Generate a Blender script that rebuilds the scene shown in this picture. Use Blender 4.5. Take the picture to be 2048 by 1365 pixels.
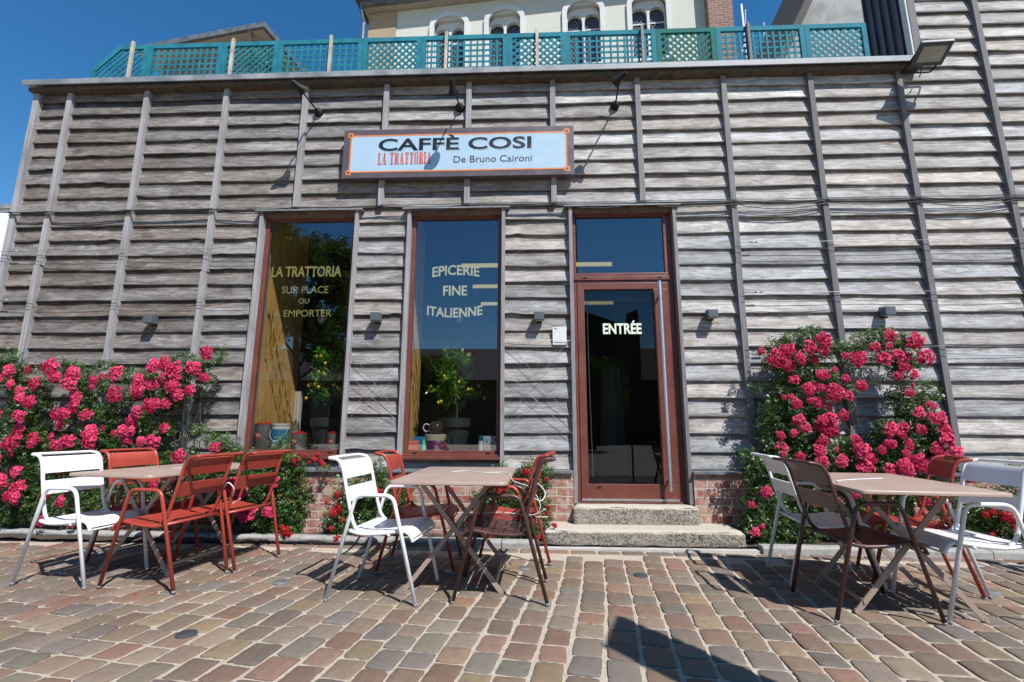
import bpy, math, random
import numpy as np
from mathutils import Vector, Matrix

for o in list(bpy.data.objects): bpy.data.objects.remove(o)
SC = bpy.context.scene; COL = SC.collection
R = math.radians
rnd = random.Random(7)

# ------------------------------------------------------------ camera, sky, sun, exposure
cam_d = bpy.data.cameras.new('camera'); cam = bpy.data.objects.new('camera', cam_d); COL.objects.link(cam)
cam_d.sensor_width = 36; cam_d.lens = 950/2048*36; cam_d.clip_start = .05; cam_d.clip_end = 600
cx_, fw_, up_ = Vector((.999162, .040808, .003005)), Vector((-.040689, .983106, .178459)), Vector((.004328, -.178432, .983943))
M = Matrix((cx_, up_, -fw_)).transposed().to_4x4(); M.translation = Vector((0, 0, 1.09))
cam.matrix_world = M
SC.camera = cam
TO_SUN = Vector((.47, -.60, 1.0)).normalized()
W = bpy.data.worlds.new('World'); SC.world = W; W.use_nodes = True
nt = W.node_tree; sky = nt.nodes.new('ShaderNodeTexSky'); sky.sky_type = 'NISHITA'; sky.sun_disc = False
sky.sun_elevation = math.asin(TO_SUN.z); sky.sun_rotation = math.atan2(TO_SUN.x, TO_SUN.y)
sky.air_density = 1.0; sky.dust_density = .05; sky.ozone_density = 3.0; sky.altitude = 200
hs = nt.nodes.new('ShaderNodeHueSaturation'); hs.inputs['Saturation'].default_value = 1.3; hs.inputs['Hue'].default_value = .497; nt.links.new(sky.outputs[0], hs.inputs['Color'])
bg = nt.nodes['Background']; nt.links.new(hs.outputs[0], bg.inputs[0]); bg.inputs[1].default_value = .1
sd = bpy.data.lights.new('sun', 'SUN'); sd.energy = 5.0; sd.angle = R(.5); sd.color = (1, .98, .95)
so = bpy.data.objects.new('sun', sd); COL.objects.link(so); so.rotation_euler = TO_SUN.to_track_quat('Z', 'Y').to_euler()
SC.view_settings.view_transform = 'Standard'; SC.view_settings.look = 'None'
SC.view_settings.exposure = .62; SC.view_settings.gamma = 1.0
SC.cycles.max_bounces = 8; SC.cycles.transparent_max_bounces = 12

# ------------------------------------------------------------ node helpers
class NB:
    def __init__(s, name):
        s.m = bpy.data.materials.new(name); s.m.use_nodes = True; s.t = s.m.node_tree; s.t.nodes.clear()
        s.out = s.t.nodes.new('ShaderNodeOutputMaterial')
    def n(s, typ, **kw):
        nd = s.t.nodes.new(typ); ins = kw.pop('ins', {})
        for k, v in kw.items(): setattr(nd, k, v)
        for k, v in ins.items(): s.set(nd, k, v)
        return nd
    def set(s, nd, k, v):
        i = nd.inputs[k]
        if isinstance(v, bpy.types.NodeSocket): s.t.links.new(v, i)
        elif isinstance(v, bpy.types.Node): s.t.links.new(v.outputs[0], i)
        else: i.default_value = v
    def coord(s, kind='Object', scale=(1, 1, 1), rot=(0, 0, 0)):
        tc = s.n('ShaderNodeTexCoord'); mp = s.n('ShaderNodeMapping'); s.t.links.new(tc.outputs[kind], mp.inputs[0])
        mp.inputs['Scale'].default_value = scale; mp.inputs['Rotation'].default_value = rot; return mp.outputs[0]
    def noise(s, v, scale, detail=4, rough=.55, dist=0):
        nd = s.n('ShaderNodeTexNoise', ins={'Vector': v, 'Scale': scale, 'Detail': detail, 'Roughness': rough, 'Distortion': dist}); return nd.outputs[0]
    def ramp(s, v, stops):
        nd = s.n('ShaderNodeValToRGB'); cr = nd.color_ramp
        while len(cr.elements) < len(stops): cr.elements.new(.5)
        for e, (p, c) in zip(cr.elements, stops):
            e.position = p; e.color = (c, c, c, 1) if isinstance(c, (int, float)) else (*c, 1)
        s.t.links.new(v, nd.inputs[0]); return nd.outputs[0]
    def mix(s, f, a, b, mode='MIX'):
        nd = s.n('ShaderNodeMix', data_type='RGBA', blend_type=mode)
        for k, v in ((0, f), (6, a), (7, b)):
            if isinstance(v, bpy.types.NodeSocket): s.t.links.new(v, nd.inputs[k])
            elif k == 0: nd.inputs[0].default_value = v
            else: nd.inputs[k].default_value = (*v, 1) if len(v) == 3 else v
        return nd.outputs[2]
    def math(s, op, a, b=0):
        nd = s.n('ShaderNodeMath', operation=op)
        for k, v in ((0, a), (1, b)):
            if isinstance(v, bpy.types.NodeSocket): s.t.links.new(v, nd.inputs[k])
            else: nd.inputs[k].default_value = v
        return nd.outputs[0]
    def bsdf(s, color, rough=.5, metal=0, bump=None, bstr=.3, bdist=.01, **ex):
        b = s.n('ShaderNodeBsdfPrincipled'); color = s.mix(1., color, (.76, .76, .76), 'MULTIPLY')
        s.set(b, 'Base Color', color)
        s.set(b, 'Roughness', rough); s.set(b, 'Metallic', metal)
        for k, v in ex.items(): s.set(b, k.replace('_', ' '), v)
        if bump is not None:
            bp = s.n('ShaderNodeBump', ins={'Height': bump, 'Strength': bstr, 'Distance': bdist}); s.t.links.new(bp.outputs[0], b.inputs['Normal'])
        return b.outputs[0]
    def done(s, sh): s.t.links.new(sh, s.out.inputs[0]); return s.m
    def attr(s, name): return s.n('ShaderNodeAttribute', attribute_name=name)

def paint(name, col, rough=.4, var=.12, scale=9, metal=0, bstr=.04, spec=.5):
    b = NB(name); v = b.coord(); n = b.noise(v, scale, 5); n2 = b.noise(v, 160, 2)
    c = b.mix(b.ramp(n, [(.35, 0.), (.7, 1.)]), tuple(x*(1-var) for x in col), tuple(min(1, x*(1+var)) for x in col))
    rr = b.ramp(n, [(.3, max(0, rough-.08)), (.7, rough+.1)])
    return b.done(b.bsdf(c, rr, metal, bump=n2, bstr=bstr, bdist=.002, Specular_IOR_Level=spec))

# ------------------------------------------------------------ mesh helpers
class MB:
    def __init__(s): s.v = []; s.f = []; s.t = []; s.mi = []; s.cur = (0, 0, 0); s.mat = 0
    def add(s, vs, fs):
        b = len(s.v); s.v.extend([tuple(x) for x in vs])
        for f in fs: s.f.append([i+b for i in f]); s.t.append(s.cur); s.mi.append(s.mat)
    def box(s, a, b, m=None):
        x0, y0, z0 = a; x1, y1, z1 = b
        vs = [(x0, y0, z0), (x1, y0, z0), (x1, y1, z0), (x0, y1, z0), (x0, y0, z1), (x1, y0, z1), (x1, y1, z1), (x0, y1, z1)]
        if m is not None: vs = [m @ Vector(v) for v in vs]
        s.add(vs, [(0, 3, 2, 1), (4, 5, 6, 7), (0, 1, 5, 4), (1, 2, 6, 5), (2, 3, 7, 6), (3, 0, 4, 7)])
    def tube(s, pts, r, n=8, cap=True, closed=False):
        pts = [Vector(p) for p in pts]; N = len(pts); rs = r if isinstance(r, (list, tuple)) else [r]*N
        vs = []; prev = None
        for i, p in enumerate(pts):
            a = pts[(i-1) % N] if (i or closed) else p; c = pts[(i+1) % N] if (i < N-1 or closed) else p
            t = (c-a).normalized()
            if prev is None: u = t.orthogonal().normalized()
            else: u = (prev - t*prev.dot(t)).normalized()
            prev = u; w = t.cross(u)
            for k in range(n):
                an = 2*math.pi*k/n; vs.append(p+(u*math.cos(an)+w*math.sin(an))*rs[i])
        fs = []
        for i in range(N if closed else N-1):
            j = (i+1) % N
            for k in range(n): fs.append((i*n+k, i*n+(k+1) % n, j*n+(k+1) % n, j*n+k))
        if cap and not closed: fs.append(tuple(range(n-1, -1, -1))); fs.append(tuple((N-1)*n+k for k in range(n)))
        s.add(vs, fs)
    def bar(s, a, b, w, t, side=Vector((0, 1, 0))):
        a, b = Vector(a), Vector(b); d = (b-a).normalized(); u = side.normalized(); v = d.cross(u).normalized()
        m = Matrix((d, v, u)).transposed().to_4x4(); m.translation = a
        s.box((0, -w/2, -t/2), ((b-a).length, w/2, t/2), m)
    def lathe(s, prof, c=(0, 0, 0), n=24, m=None):
        vs = []
        for r_, z in prof:
            for k in range(n):
                an = 2*math.pi*k/n; p = Vector((c[0]+r_*math.cos(an), c[1]+r_*math.sin(an), c[2]+z)); vs.append(m @ p if m is not None else p)
        fs = []
        for i in range(len(prof)-1):
            for k in range(n): fs.append((i*n+k, i*n+(k+1) % n, (i+1)*n+(k+1) % n, (i+1)*n+k))
        fs.append(tuple(range(n-1, -1, -1))); fs.append(tuple((len(prof)-1)*n+k for k in range(n)))
        s.add(vs, fs)
    def prism(s, poly, a, b, axis='y'):
        n = len(poly); f = (lambda p, d: (p[0], d, p[1])) if axis == 'y' else ((lambda p, d: (p[0], p[1], d)) if axis == 'z' else (lambda p, d: (d, p[0], p[1])))
        s.add([f(p, a) for p in poly]+[f(p, b) for p in poly], [tuple(range(n)), tuple(range(2*n-1, n-1, -1))]+[(i, i+n, (i+1) % n+n, (i+1) % n) for i in range(n)])
    def build(s, name, mats, parent=None, smooth=False, loc=None, bevel=0, sang=None):
        me = bpy.data.meshes.new(name); me.from_pydata([tuple(v) for v in s.v], [], s.f)
        if not isinstance(mats, (list, tuple)): mats = [mats]
        for m in mats: me.materials.append(m)
        if len(mats) > 1: me.polygons.foreach_set('material_index', s.mi)
        if any(t != (0, 0, 0) for t in s.t):
            at = me.attributes.new('tone', 'FLOAT_COLOR', 'FACE'); at.data.foreach_set('color', [c for t in s.t for c in (*t, 1.)])
        me.update(); me.validate()
        if smooth:
            me.polygons.foreach_set('use_smooth', [True]*len(me.polygons))
            if sang: me.set_sharp_from_angle(angle=R(sang))
        o = bpy.data.objects.new(name, me); COL.objects.link(o)
        if parent is not None: o.parent = parent
        if loc is not None: o.location = loc
        if bevel:
            md = o.modifiers.new('bevel', 'BEVEL'); md.width = bevel; md.segments = 2; md.limit_method = 'ANGLE'; md.angle_limit = R(35)
        return o

def tag(o, label=None, cat=None, group=None, kind=None):
    if label: o['label'] = label
    if cat: o['category'] = cat
    if group: o['group'] = group
    if kind: o['kind'] = kind
    return o
def thing(name, loc, label, cat, group=None, rz=0):
    o = bpy.data.objects.new(name, None); COL.objects.link(o); o.location = loc; o.rotation_euler = (0, 0, rz); o.empty_display_size = .1
    return tag(o, label, cat, group)
def copy_tree(o, parent=None):
    c = o.copy(); COL.objects.link(c); c.parent = parent
    for ch in o.children: copy_tree(ch, c)
    return c
def local(o, P):  # world coords -> coordinates of a thing that is only moved
    return (P[0]-o.location.x, P[1]-o.location.y, P[2]-o.location.z)

def text_mesh(body, x0, x1, z0, z1, y, mat, parent, name='lettering', bold=0., ext=.0015, warp=None, origin=(0, 0, 0)):
    cu = bpy.data.curves.new('t', 'FONT'); cu.body = body; cu.size = 1; cu.offset = bold; cu.resolution_u = 4; cu.extrude = .001
    o = bpy.data.objects.new('t', cu); COL.objects.link(o); bpy.context.view_layer.update()
    me = bpy.data.meshes.new_from_object(o.evaluated_get(bpy.context.evaluated_depsgraph_get()))
    bpy.data.objects.remove(o); n = len(me.vertices); co = np.empty(n*3); me.vertices.foreach_get('co', co); co = co.reshape(-1, 3)
    lo, hi = co.min(0), co.max(0); u = (co[:, 0]-lo[0])/(hi[0]-lo[0]); w = (co[:, 1]-lo[1])/(hi[1]-lo[1]); d = np.sign(co[:, 2])
    X = x0+(x1-x0)*u; Z = z0+(z1-z0)*w
    if warp: Z = Z+warp*(1-(2*u-1)**2)
    out = np.stack([X-origin[0], np.full(n, y)-d*ext-origin[1], Z-origin[2]], 1)
    me.vertices.foreach_set('co', out.ravel()); me.update(); me.name = name; me.materials.clear(); me.materials.append(mat)
    o = bpy.data.objects.new(name, me); COL.objects.link(o); o.parent = parent
    return o

def plate(outer, holes, y0, th, name, mat, parent=None):
    """flat board in the x-z plane with holes, front face at y0, thickness th"""
    cu = bpy.data.curves.new('p', 'CURVE'); cu.dimensions = '2D'; cu.fill_mode = 'BOTH'; cu.extrude = th/2
    for loop in [outer]+holes:
        sp = cu.splines.new('POLY'); sp.points.add(len(loop)-1); sp.use_cyclic_u = True
        for p, q in zip(sp.points, loop): p.co = (q[0], q[1], 0, 1)
    o = bpy.data.objects.new('p', cu); COL.objects.link(o); bpy.context.view_layer.update()
    me = bpy.data.meshes.new_from_object(o.evaluated_get(bpy.context.evaluated_depsgraph_get())); bpy.data.objects.remove(o)
    n = len(me.vertices); co = np.empty(n*3); me.vertices.foreach_get('co', co); co = co.reshape(-1, 3)
    me.vertices.foreach_set('co', np.stack([co[:, 0], y0+th/2-co[:, 2], co[:, 1]], 1).ravel()); me.update(); me.name = name
    me.materials.clear(); me.materials.append(mat)
    o = bpy.data.objects.new(name, me); COL.objects.link(o)
    if parent is not None: o.parent = parent
    return o

def smooth_path(pts, k=6, closed=False):
    pts = [Vector(p) for p in pts]; out = []; N = len(pts)
    for i in range(N-1):
        p0, p1, p2, p3 = pts[max(0, i-1)], pts[i], pts[i+1], pts[min(N-1, i+2)]
        for j in range(k):
            t = j/k; out.append(.5*((2*p1)+(p2-p0)*t+(2*p0-5*p1+4*p2-p3)*t*t+(3*p1-p0-3*p2+p3)*t**3))
    out.append(pts[-1]); return out
def round_path(pts, rad, k=5):
    pts = [Vector(p) for p in pts]; out = [pts[0]]
    for i in range(1, len(pts)-1):
        a, b, c = pts[i-1], pts[i], pts[i+1]; r_ = rad[i-1] if isinstance(rad, (list, tuple)) else rad
        d1 = (a-b).normalized(); d2 = (c-b).normalized(); r_ = min(r_, (a-b).length*.49, (c-b).length*.49)
        p, q = b+d1*r_, b+d2*r_
        for j in range(k+1):
            t = j/k; out.append((1-t)**2*p+2*t*(1-t)*b+t*t*q)
    out.append(pts[-1]); return out

# ------------------------------------------------------------ materials
def m_boards():
    b = NB('weathered_oak'); a = b.attr('tone'); sep = b.n('ShaderNodeSeparateColor'); b.t.links.new(a.outputs['Color'], sep.inputs[0])
    tc = b.n('ShaderNodeTexCoord'); sx = b.n('ShaderNodeSeparateXYZ'); b.t.links.new(tc.outputs['Object'], sx.inputs[0])
    off = b.math('MULTIPLY', sep.outputs[0], 37.); cm = b.n('ShaderNodeCombineXYZ')
    b.t.links.new(b.math('ADD', sx.outputs[0], off), cm.inputs[0]); b.t.links.new(sx.outputs[1], cm.inputs[1]); b.t.links.new(sx.outputs[2], cm.inputs[2])
    def mp(sc):
        m = b.n('ShaderNodeMapping'); b.t.links.new(cm.outputs[0], m.inputs[0]); m.inputs['Scale'].default_value = sc; return m.outputs[0]
    grain = b.noise(mp((2.6, 3, 13)), 1.6, 9, .72, 1.3); fine = b.noise(mp((4, 30, 120)), 1., 5, .65)
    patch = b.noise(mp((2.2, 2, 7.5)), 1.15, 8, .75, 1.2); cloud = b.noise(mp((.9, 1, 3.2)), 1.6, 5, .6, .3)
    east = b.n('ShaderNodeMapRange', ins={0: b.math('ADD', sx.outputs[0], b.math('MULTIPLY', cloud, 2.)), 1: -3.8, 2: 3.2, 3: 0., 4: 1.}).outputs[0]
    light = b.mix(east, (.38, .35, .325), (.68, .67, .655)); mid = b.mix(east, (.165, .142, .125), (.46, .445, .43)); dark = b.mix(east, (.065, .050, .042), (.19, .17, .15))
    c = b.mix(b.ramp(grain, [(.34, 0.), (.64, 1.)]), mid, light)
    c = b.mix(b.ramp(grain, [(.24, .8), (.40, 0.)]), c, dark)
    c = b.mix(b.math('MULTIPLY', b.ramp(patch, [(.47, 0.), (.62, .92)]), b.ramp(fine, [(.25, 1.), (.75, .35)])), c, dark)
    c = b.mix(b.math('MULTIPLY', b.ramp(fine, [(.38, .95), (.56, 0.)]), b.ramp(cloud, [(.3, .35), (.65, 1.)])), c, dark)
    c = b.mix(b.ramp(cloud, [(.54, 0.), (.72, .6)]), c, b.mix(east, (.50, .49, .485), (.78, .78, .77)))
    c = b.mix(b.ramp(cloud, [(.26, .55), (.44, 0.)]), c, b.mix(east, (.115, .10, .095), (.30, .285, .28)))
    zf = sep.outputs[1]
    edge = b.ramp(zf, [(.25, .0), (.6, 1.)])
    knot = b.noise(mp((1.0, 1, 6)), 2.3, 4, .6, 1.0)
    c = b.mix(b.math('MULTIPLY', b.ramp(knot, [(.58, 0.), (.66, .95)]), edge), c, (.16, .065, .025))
    c = b.mix(b.math('MULTIPLY', b.ramp(b.noise(mp((2., 1, 4)), 1.9, 6, .7), [(.34, 0.), (.56, .9)]), b.ramp(zf, [(.25, .2), (.6, 1.)])), c, dark)  # stain noise, densest on board tops; also paints in shade under the laps
    v = b.n('ShaderNodeMix', data_type='RGBA', blend_type='MULTIPLY'); v.inputs[0].default_value = 1
    b.t.links.new(c, v.inputs[6]); tone = b.n('ShaderNodeMapRange', ins={0: sep.outputs[2], 1: 0., 2: 1., 3: .66, 4: 1.26}).outputs[0]
    cc = b.n('ShaderNodeCombineColor'); [b.t.links.new(tone, cc.inputs[i]) for i in range(3)]; b.t.links.new(cc.outputs[0], v.inputs[7])
    hue = b.mix(sep.outputs[0], (1.05, .985, .93), (.94, .985, 1.04)); c2 = b.mix(1., v.outputs[2], hue, 'MULTIPLY')
    h = b.math('ADD', b.math('MULTIPLY', grain, 1.), b.math('MULTIPLY', fine, .5))
    return b.done(b.bsdf(c2, .78, bump=h, bstr=.6, bdist=.006, Specular_IOR_Level=.3))
def m_batten():
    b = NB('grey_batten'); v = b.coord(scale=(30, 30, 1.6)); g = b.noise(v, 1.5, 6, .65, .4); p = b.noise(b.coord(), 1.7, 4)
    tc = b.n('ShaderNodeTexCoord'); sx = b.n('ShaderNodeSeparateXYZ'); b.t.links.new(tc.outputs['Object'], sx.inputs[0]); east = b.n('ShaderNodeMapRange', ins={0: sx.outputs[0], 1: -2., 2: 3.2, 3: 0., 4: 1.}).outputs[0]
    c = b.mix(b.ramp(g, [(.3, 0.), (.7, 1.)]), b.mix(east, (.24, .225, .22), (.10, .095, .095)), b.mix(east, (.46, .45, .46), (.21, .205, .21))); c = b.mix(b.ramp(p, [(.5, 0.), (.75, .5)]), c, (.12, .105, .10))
    return b.done(b.bsdf(c, .8, bump=g, bstr=.4, bdist=.004))
def m_stone(name, lo, hi, dk, sc=14, dirt=.6, bd=.012):
    b = NB(name); v = b.coord(); n = b.noise(v, sc, 8, .7); n2 = b.noise(v, 3, 4); n3 = b.noise(v, sc*6, 4, .6)
    c = b.mix(b.ramp(n3, [(.3, 0.), (.7, 1.)]), lo, hi); c = b.mix(b.ramp(n, [(.5, 0.), (.62, dirt)]), c, dk)
    return b.done(b.bsdf(c, .9, bump=b.math('ADD', n, b.math('MULTIPLY', n3, .4)), bstr=.8, bdist=bd))
def m_step():
    b = NB('hewn_limestone'); v = b.coord(); n = b.noise(v, 48, 8, .75, .6); n3 = b.noise(v, 150, 4, .65); big = b.noise(v, 3.4, 4, .6)
    geo = b.n('ShaderNodeNewGeometry'); sp = b.n('ShaderNodeSeparateXYZ'); b.t.links.new(geo.outputs['Normal'], sp.inputs[0])
    vert = b.ramp(sp.outputs[2], [(.35, 1.), (.75, 0.)])
    c = b.mix(b.ramp(n3, [(.3, 0.), (.7, 1.)]), (.40, .35, .28), (.60, .545, .46))
    st = b.math('MULTIPLY', b.ramp(n, [(.47, 0.), (.54, .95)]), b.math('MAXIMUM', b.math('MULTIPLY', vert, b.ramp(big, [(.30, .35), (.6, 1.)])), .12))
    c = b.mix(st, c, (.085, .075, .06))
    return b.done(b.bsdf(c, .92, bump=b.math('ADD', n, b.math('MULTIPLY', n3, .5)), bstr=b.math('ADD', b.math('MULTIPLY', vert, .8), .2), bdist=.02))
def m_pavers():
    b = NB('sandstone_setts'); a = b.attr('tone'); v = b.coord(); n = b.noise(v, 9, 7, .65, .3); f = b.noise(v, 90, 5, .7)
    c0 = a.outputs['Color']; c = b.mix(b.ramp(n, [(.3, .0), (.72, .65)]), c0, b.mix(.35, c0, (.24, .18, .13)))
    c = b.mix(b.ramp(b.noise(v, 23, 5, .6, 1.), [(.53, 0.), (.72, .5)]), c, (.10, .083, .07))
    c = b.mix(b.ramp(f, [(.55, 0.), (.9, .35)]), c, (.34, .29, .23))
    hh = b.math('ADD', n, b.math('MULTIPLY', f, .35))
    return b.done(b.bsdf(c, b.ramp(n, [(.3, .62), (.7, .85)]), bump=hh, bstr=.5, bdist=.012))
def m_mortar():
    b = NB('sandy_mortar'); v = b.coord(); n = b.noise(v, 30, 6, .7); f = b.noise(v, 240, 4, .7)
    c = b.mix(b.ramp(n, [(.3, 0.), (.7, 1.)]), (.40, .335, .26), (.60, .515, .415)); c = b.mix(b.ramp(f, [(.48, 0.), (.8, .5)]), c, (.18, .14, .10))
    return b.done(b.bsdf(c, .95, bump=b.math('ADD', n, f), bstr=.6, bdist=.006))
def m_brick(name, c1, c2, mort, axis='XZ', sc=1., patch=.55):
    b = NB(name); tc = b.n('ShaderNodeTexCoord'); sx = b.n('ShaderNodeSeparateXYZ'); b.t.links.new(tc.outputs['Object'], sx.inputs[0])
    cm = b.n('ShaderNodeCombineXYZ'); b.t.links.new(b.math('ADD', sx.outputs[0], sx.outputs[1]) if axis == 'XZ' else sx.outputs[1], cm.inputs[0]); b.t.links.new(sx.outputs[2], cm.inputs[1])
    wob = b.noise(b.coord(), 7, 3); w2 = b.n('ShaderNodeVectorMath', operation='ADD'); b.t.links.new(cm.outputs[0], w2.inputs[0])
    ws = b.n('ShaderNodeCombineXYZ'); b.t.links.new(b.math('MULTIPLY', wob, .022), ws.inputs[0]); b.t.links.new(b.math('MULTIPLY', wob, .022), ws.inputs[1]); b.t.links.new(ws.outputs[0], w2.inputs[1])
    br = b.n('ShaderNodeTexBrick', ins={'Vector': w2.outputs[0], 'Color1': (*c1, 1), 'Color2': (*c2, 1), 'Mortar': (*mort, 1), 'Scale': 1., 'Mortar Size': .0075*sc, 'Mortar Smooth': .35, 'Bias': -.1, 'Brick Width': .232*sc, 'Row Height': .084*sc})
    n = b.noise(b.coord(), 16, 6, .7); f = b.noise(b.coord(), 120, 4)
    c = b.mix(b.ramp(n, [(.42, 0.), (.66, patch)]), br.outputs[0], tuple(x*1.1 for x in mort)); c = b.mix(b.ramp(f, [(.5, 0.), (.85, .35)]), c, (.15, .11, .09))
    h = b.math('ADD', b.math('MULTIPLY', br.outputs[1], -1.1), b.math('MULTIPLY', n, .8))
    return b.done(b.bsdf(c, .9, bump=h, bstr=.8, bdist=.012))
def m_leaf(name, lo, hi, tr=.3, gloss=.42):
    b = NB(name); a = b.attr('tone'); sep = b.n('ShaderNodeSeparateColor'); b.t.links.new(a.outputs['Color'], sep.inputs[0])
    c = b.mix(sep.outputs[0], lo, hi); c = b.mix(b.ramp(sep.outputs[1], [(.9, 0.), (.97, .75)]), c, (.20, .19, .04))
    p = b.bsdf(c, gloss); tl = b.n('ShaderNodeBsdfTranslucent'); b.t.links.new(b.mix(.5, c, (.16, .26, .03)), tl.inputs[0])
    mx = b.n('ShaderNodeMixShader', ins={0: tr}); b.t.links.new(p, mx.inputs[1]); b.t.links.new(tl.outputs[0], mx.inputs[2]); return b.done(mx.outputs[0])
def m_petal(name, lo, hi):
    b = NB(name); a = b.attr('tone'); sep = b.n('ShaderNodeSeparateColor'); b.t.links.new(a.outputs['Color'], sep.inputs[0])
    c = b.mix(sep.outputs[0], lo, hi); c = b.mix(b.ramp(sep.outputs[1], [(.92, 0.), (.97, .6)]), c, (.75, .42, .12))
    p = b.bsdf(c, .6); tl = b.n('ShaderNodeBsdfTranslucent'); b.t.links.new(c, tl.inputs[0])
    mx = b.n('ShaderNodeMixShader', ins={0: .3}); b.t.links.new(p, mx.inputs[1]); b.t.links.new(tl.outputs[0], mx.inputs[2]); return b.done(mx.outputs[0])
def m_glass(name='window_glass', tint=(.92, .92, .90), base=.10, boost=1.):
    b = NB(name); lw = b.n('ShaderNodeLayerWeight', ins={'Blend': .5}); f = b.math('MINIMUM', b.math('ADD', b.math('MULTIPLY', b.math('POWER', lw.outputs['Facing'], 3.), .9*boost), base), .95)
    t = b.n('ShaderNodeBsdfTransparent', ins={'Color': (*tint, 1)}); g = b.n('ShaderNodeBsdfGlossy', ins={'Color': (.93, .95, 1, 1), 'Roughness': .0})
    mx = b.n('ShaderNodeMixShader', ins={0: f}); b.t.links.new(t.outputs[0], mx.inputs[1]); b.t.links.new(g.outputs[0], mx.inputs[2]); return b.done(mx.outputs[0])
def m_emit(name, col, st):
    b = NB(name); e = b.n('ShaderNodeEmission', ins={'Color': (*col, 1), 'Strength': st}); return b.done(e.outputs[0])
def m_plaster(name, lo, hi, dk=(.2, .2, .19), amt=.5):
    b = NB(name); v = b.coord(); n = b.noise(v, 1.4, 7, .65, .6); f = b.noise(v, 60, 4)
    c = b.mix(b.ramp(f, [(.3, 0.), (.7, 1.)]), lo, hi); c = b.mix(b.ramp(n, [(.52, 0.), (.72, amt)]), c, dk)
    return b.done(b.bsdf(c, .92, bump=b.math('ADD', n, f), bstr=.3, bdist=.01))
def m_ply():
    b = NB('ochre_panel'); v = b.coord(scale=(6, 3.5, .8)); g = b.noise(v, 1.8, 6, .6, 1.4); k = b.noise(b.coord(scale=(1, 9, 1.6)), 2.6, 5, .55, 1.1)
    c = b.mix(b.ramp(g, [(.35, 0.), (.7, 1.)]), (.66, .38, .10), (.92, .58, .20)); c = b.mix(b.ramp(k, [(.62, 0.), (.66, .9)]), c, (.12, .06, .02))
    return b.done(b.bsdf(c, .6, bump=g, bstr=.1, bdist=.003))
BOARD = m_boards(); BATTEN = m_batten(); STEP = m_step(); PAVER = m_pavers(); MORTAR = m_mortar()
KERB = m_stone('grey_kerb_stone', (.30, .29, .275), (.44, .425, .40), (.20, .19, .175), 10, .5, .006)
BRICK = m_brick('old_red_brick', (.30, .085, .06), (.40, .19, .145), (.56, .49, .40), patch=.75)
BRICK_Y = m_brick('yellow_brick', (.42, .30, .16), (.50, .38, .22), (.55, .48, .38), sc=.95, patch=.1)
BRICK_R = m_brick('brown_brick', (.24, .115, .08), (.34, .17, .12), (.52, .47, .40), sc=.9, patch=.05)
ZINC = paint('weathered_zinc', (.30, .31, .32), .62, .3, 5, .25)
FLASH = paint('slate_flashing', (.20, .215, .23), .45, .3, 6, .3)
FRAME = paint('red_brown_frame', (.17, .05, .033), .38, .08, 5)
DARKMET = paint('dark_grey_metal', (.055, .062, .07), .4, .15)
BLACK = paint('black_metal', (.012, .012, .013), .6, .2, spec=.25)
STEEL = paint('brushed_steel', (.75, .75, .76), .38, .04, 30, .9, 0.)
TEAL = paint('teal_paint', (.022, .20, .26), .75, .25, 4, spec=.15); TEAL_D = paint('green_trellis_paint', (.02, .15, .13), .75, .25, 4, spec=.15)
STAKE = paint('pale_softwood', (.50, .43, .35), .8, .25, 8)
WHITE = paint('white_enamel', (.90, .905, .91), .32, .04, 5); RED = paint('brick_red_enamel', (.40, .055, .036), .36, .08, 5); BROWN = paint('dark_brown_enamel', (.085, .035, .03), .34, .1, 5)
TAUPE = paint('taupe_enamel', (.40, .295, .24), .42, .06, 4); RUBBER = paint('grey_rubber', (.25, .25, .25), .8)
SIGN_BD = paint('sign_border_grey', (.115, .09, .10), .4, .08); SIGN_BL = paint('sign_pale_blue', (.44, .60, .73), .35, .02); ORANGE = paint('sign_orange', (.80, .26, .06), .4, .04)
INK = paint('dark_ink', (.008, .01, .018), .4); REDINK = paint('red_ink', (.72, .10, .06), .4); SHADEINK = paint('letter_drop_shade', (.36, .52, .56), .4, .02); GREYINK = paint('grey_ink', (.06, .075, .09), .5)
VINYL = paint('cream_vinyl', (.78, .76, .42), .6, .05); VINYL_D = paint('dull_gold_vinyl', (.46, .43, .16), .6, .05); VINYL_W = paint('pale_vinyl', (.78, .86, .70), .6, .04)
LEAF = m_leaf('rose_leaf', (.018, .055, .010), (.075, .165, .022), .2, .38); LEAF_L = m_leaf('young_leaf', (.06, .13, .02), (.17, .26, .05), .35, .4)
LEAF_C = m_leaf('citrus_leaf', (.04, .19, .016), (.16, .50, .05), .3, .25); LEAF_T = m_leaf('tree_leaf', (.02, .05, .008), (.10, .13, .02), .35, .5)
PINK = m_petal('pink_petal', (.50, .003, .045), (1., .085, .26)); REDP = m_petal('red_petal', (.40, .004, .010), (.72, .03, .05))
STEM = paint('rose_stem', (.07, .075, .03), .7, .3); BARK = paint('bark', (.10, .075, .05), .9, .4, 20)
GLASS = m_glass(); GLASS_D = m_glass('door_glass', (.62, .64, .63), .035, .5); SOIL = m_stone('dark_soil', (.045, .032, .022), (.09, .065, .045), (.02, .016, .012), 20)
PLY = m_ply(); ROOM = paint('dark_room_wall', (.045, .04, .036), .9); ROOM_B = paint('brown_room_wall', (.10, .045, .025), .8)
POT = paint('anthracite_pot', (.032, .038, .037), .55, .05); LEMON = paint('lemon_skin', (.85, .68, .03), .4, .1)
CREAM = m_plaster('pale_render', (.60, .60, .52), (.68, .68, .60), (.50, .50, .43), .3); OLDWHITE = m_plaster('peeling_white_stone', (.66, .66, .64), (.76, .76, .74), (.25, .23, .2), .25)
GREYWALL = m_plaster('stained_grey_render', (.36, .36, .34), (.44, .44, .42), (.17, .16, .14), .65)
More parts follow.
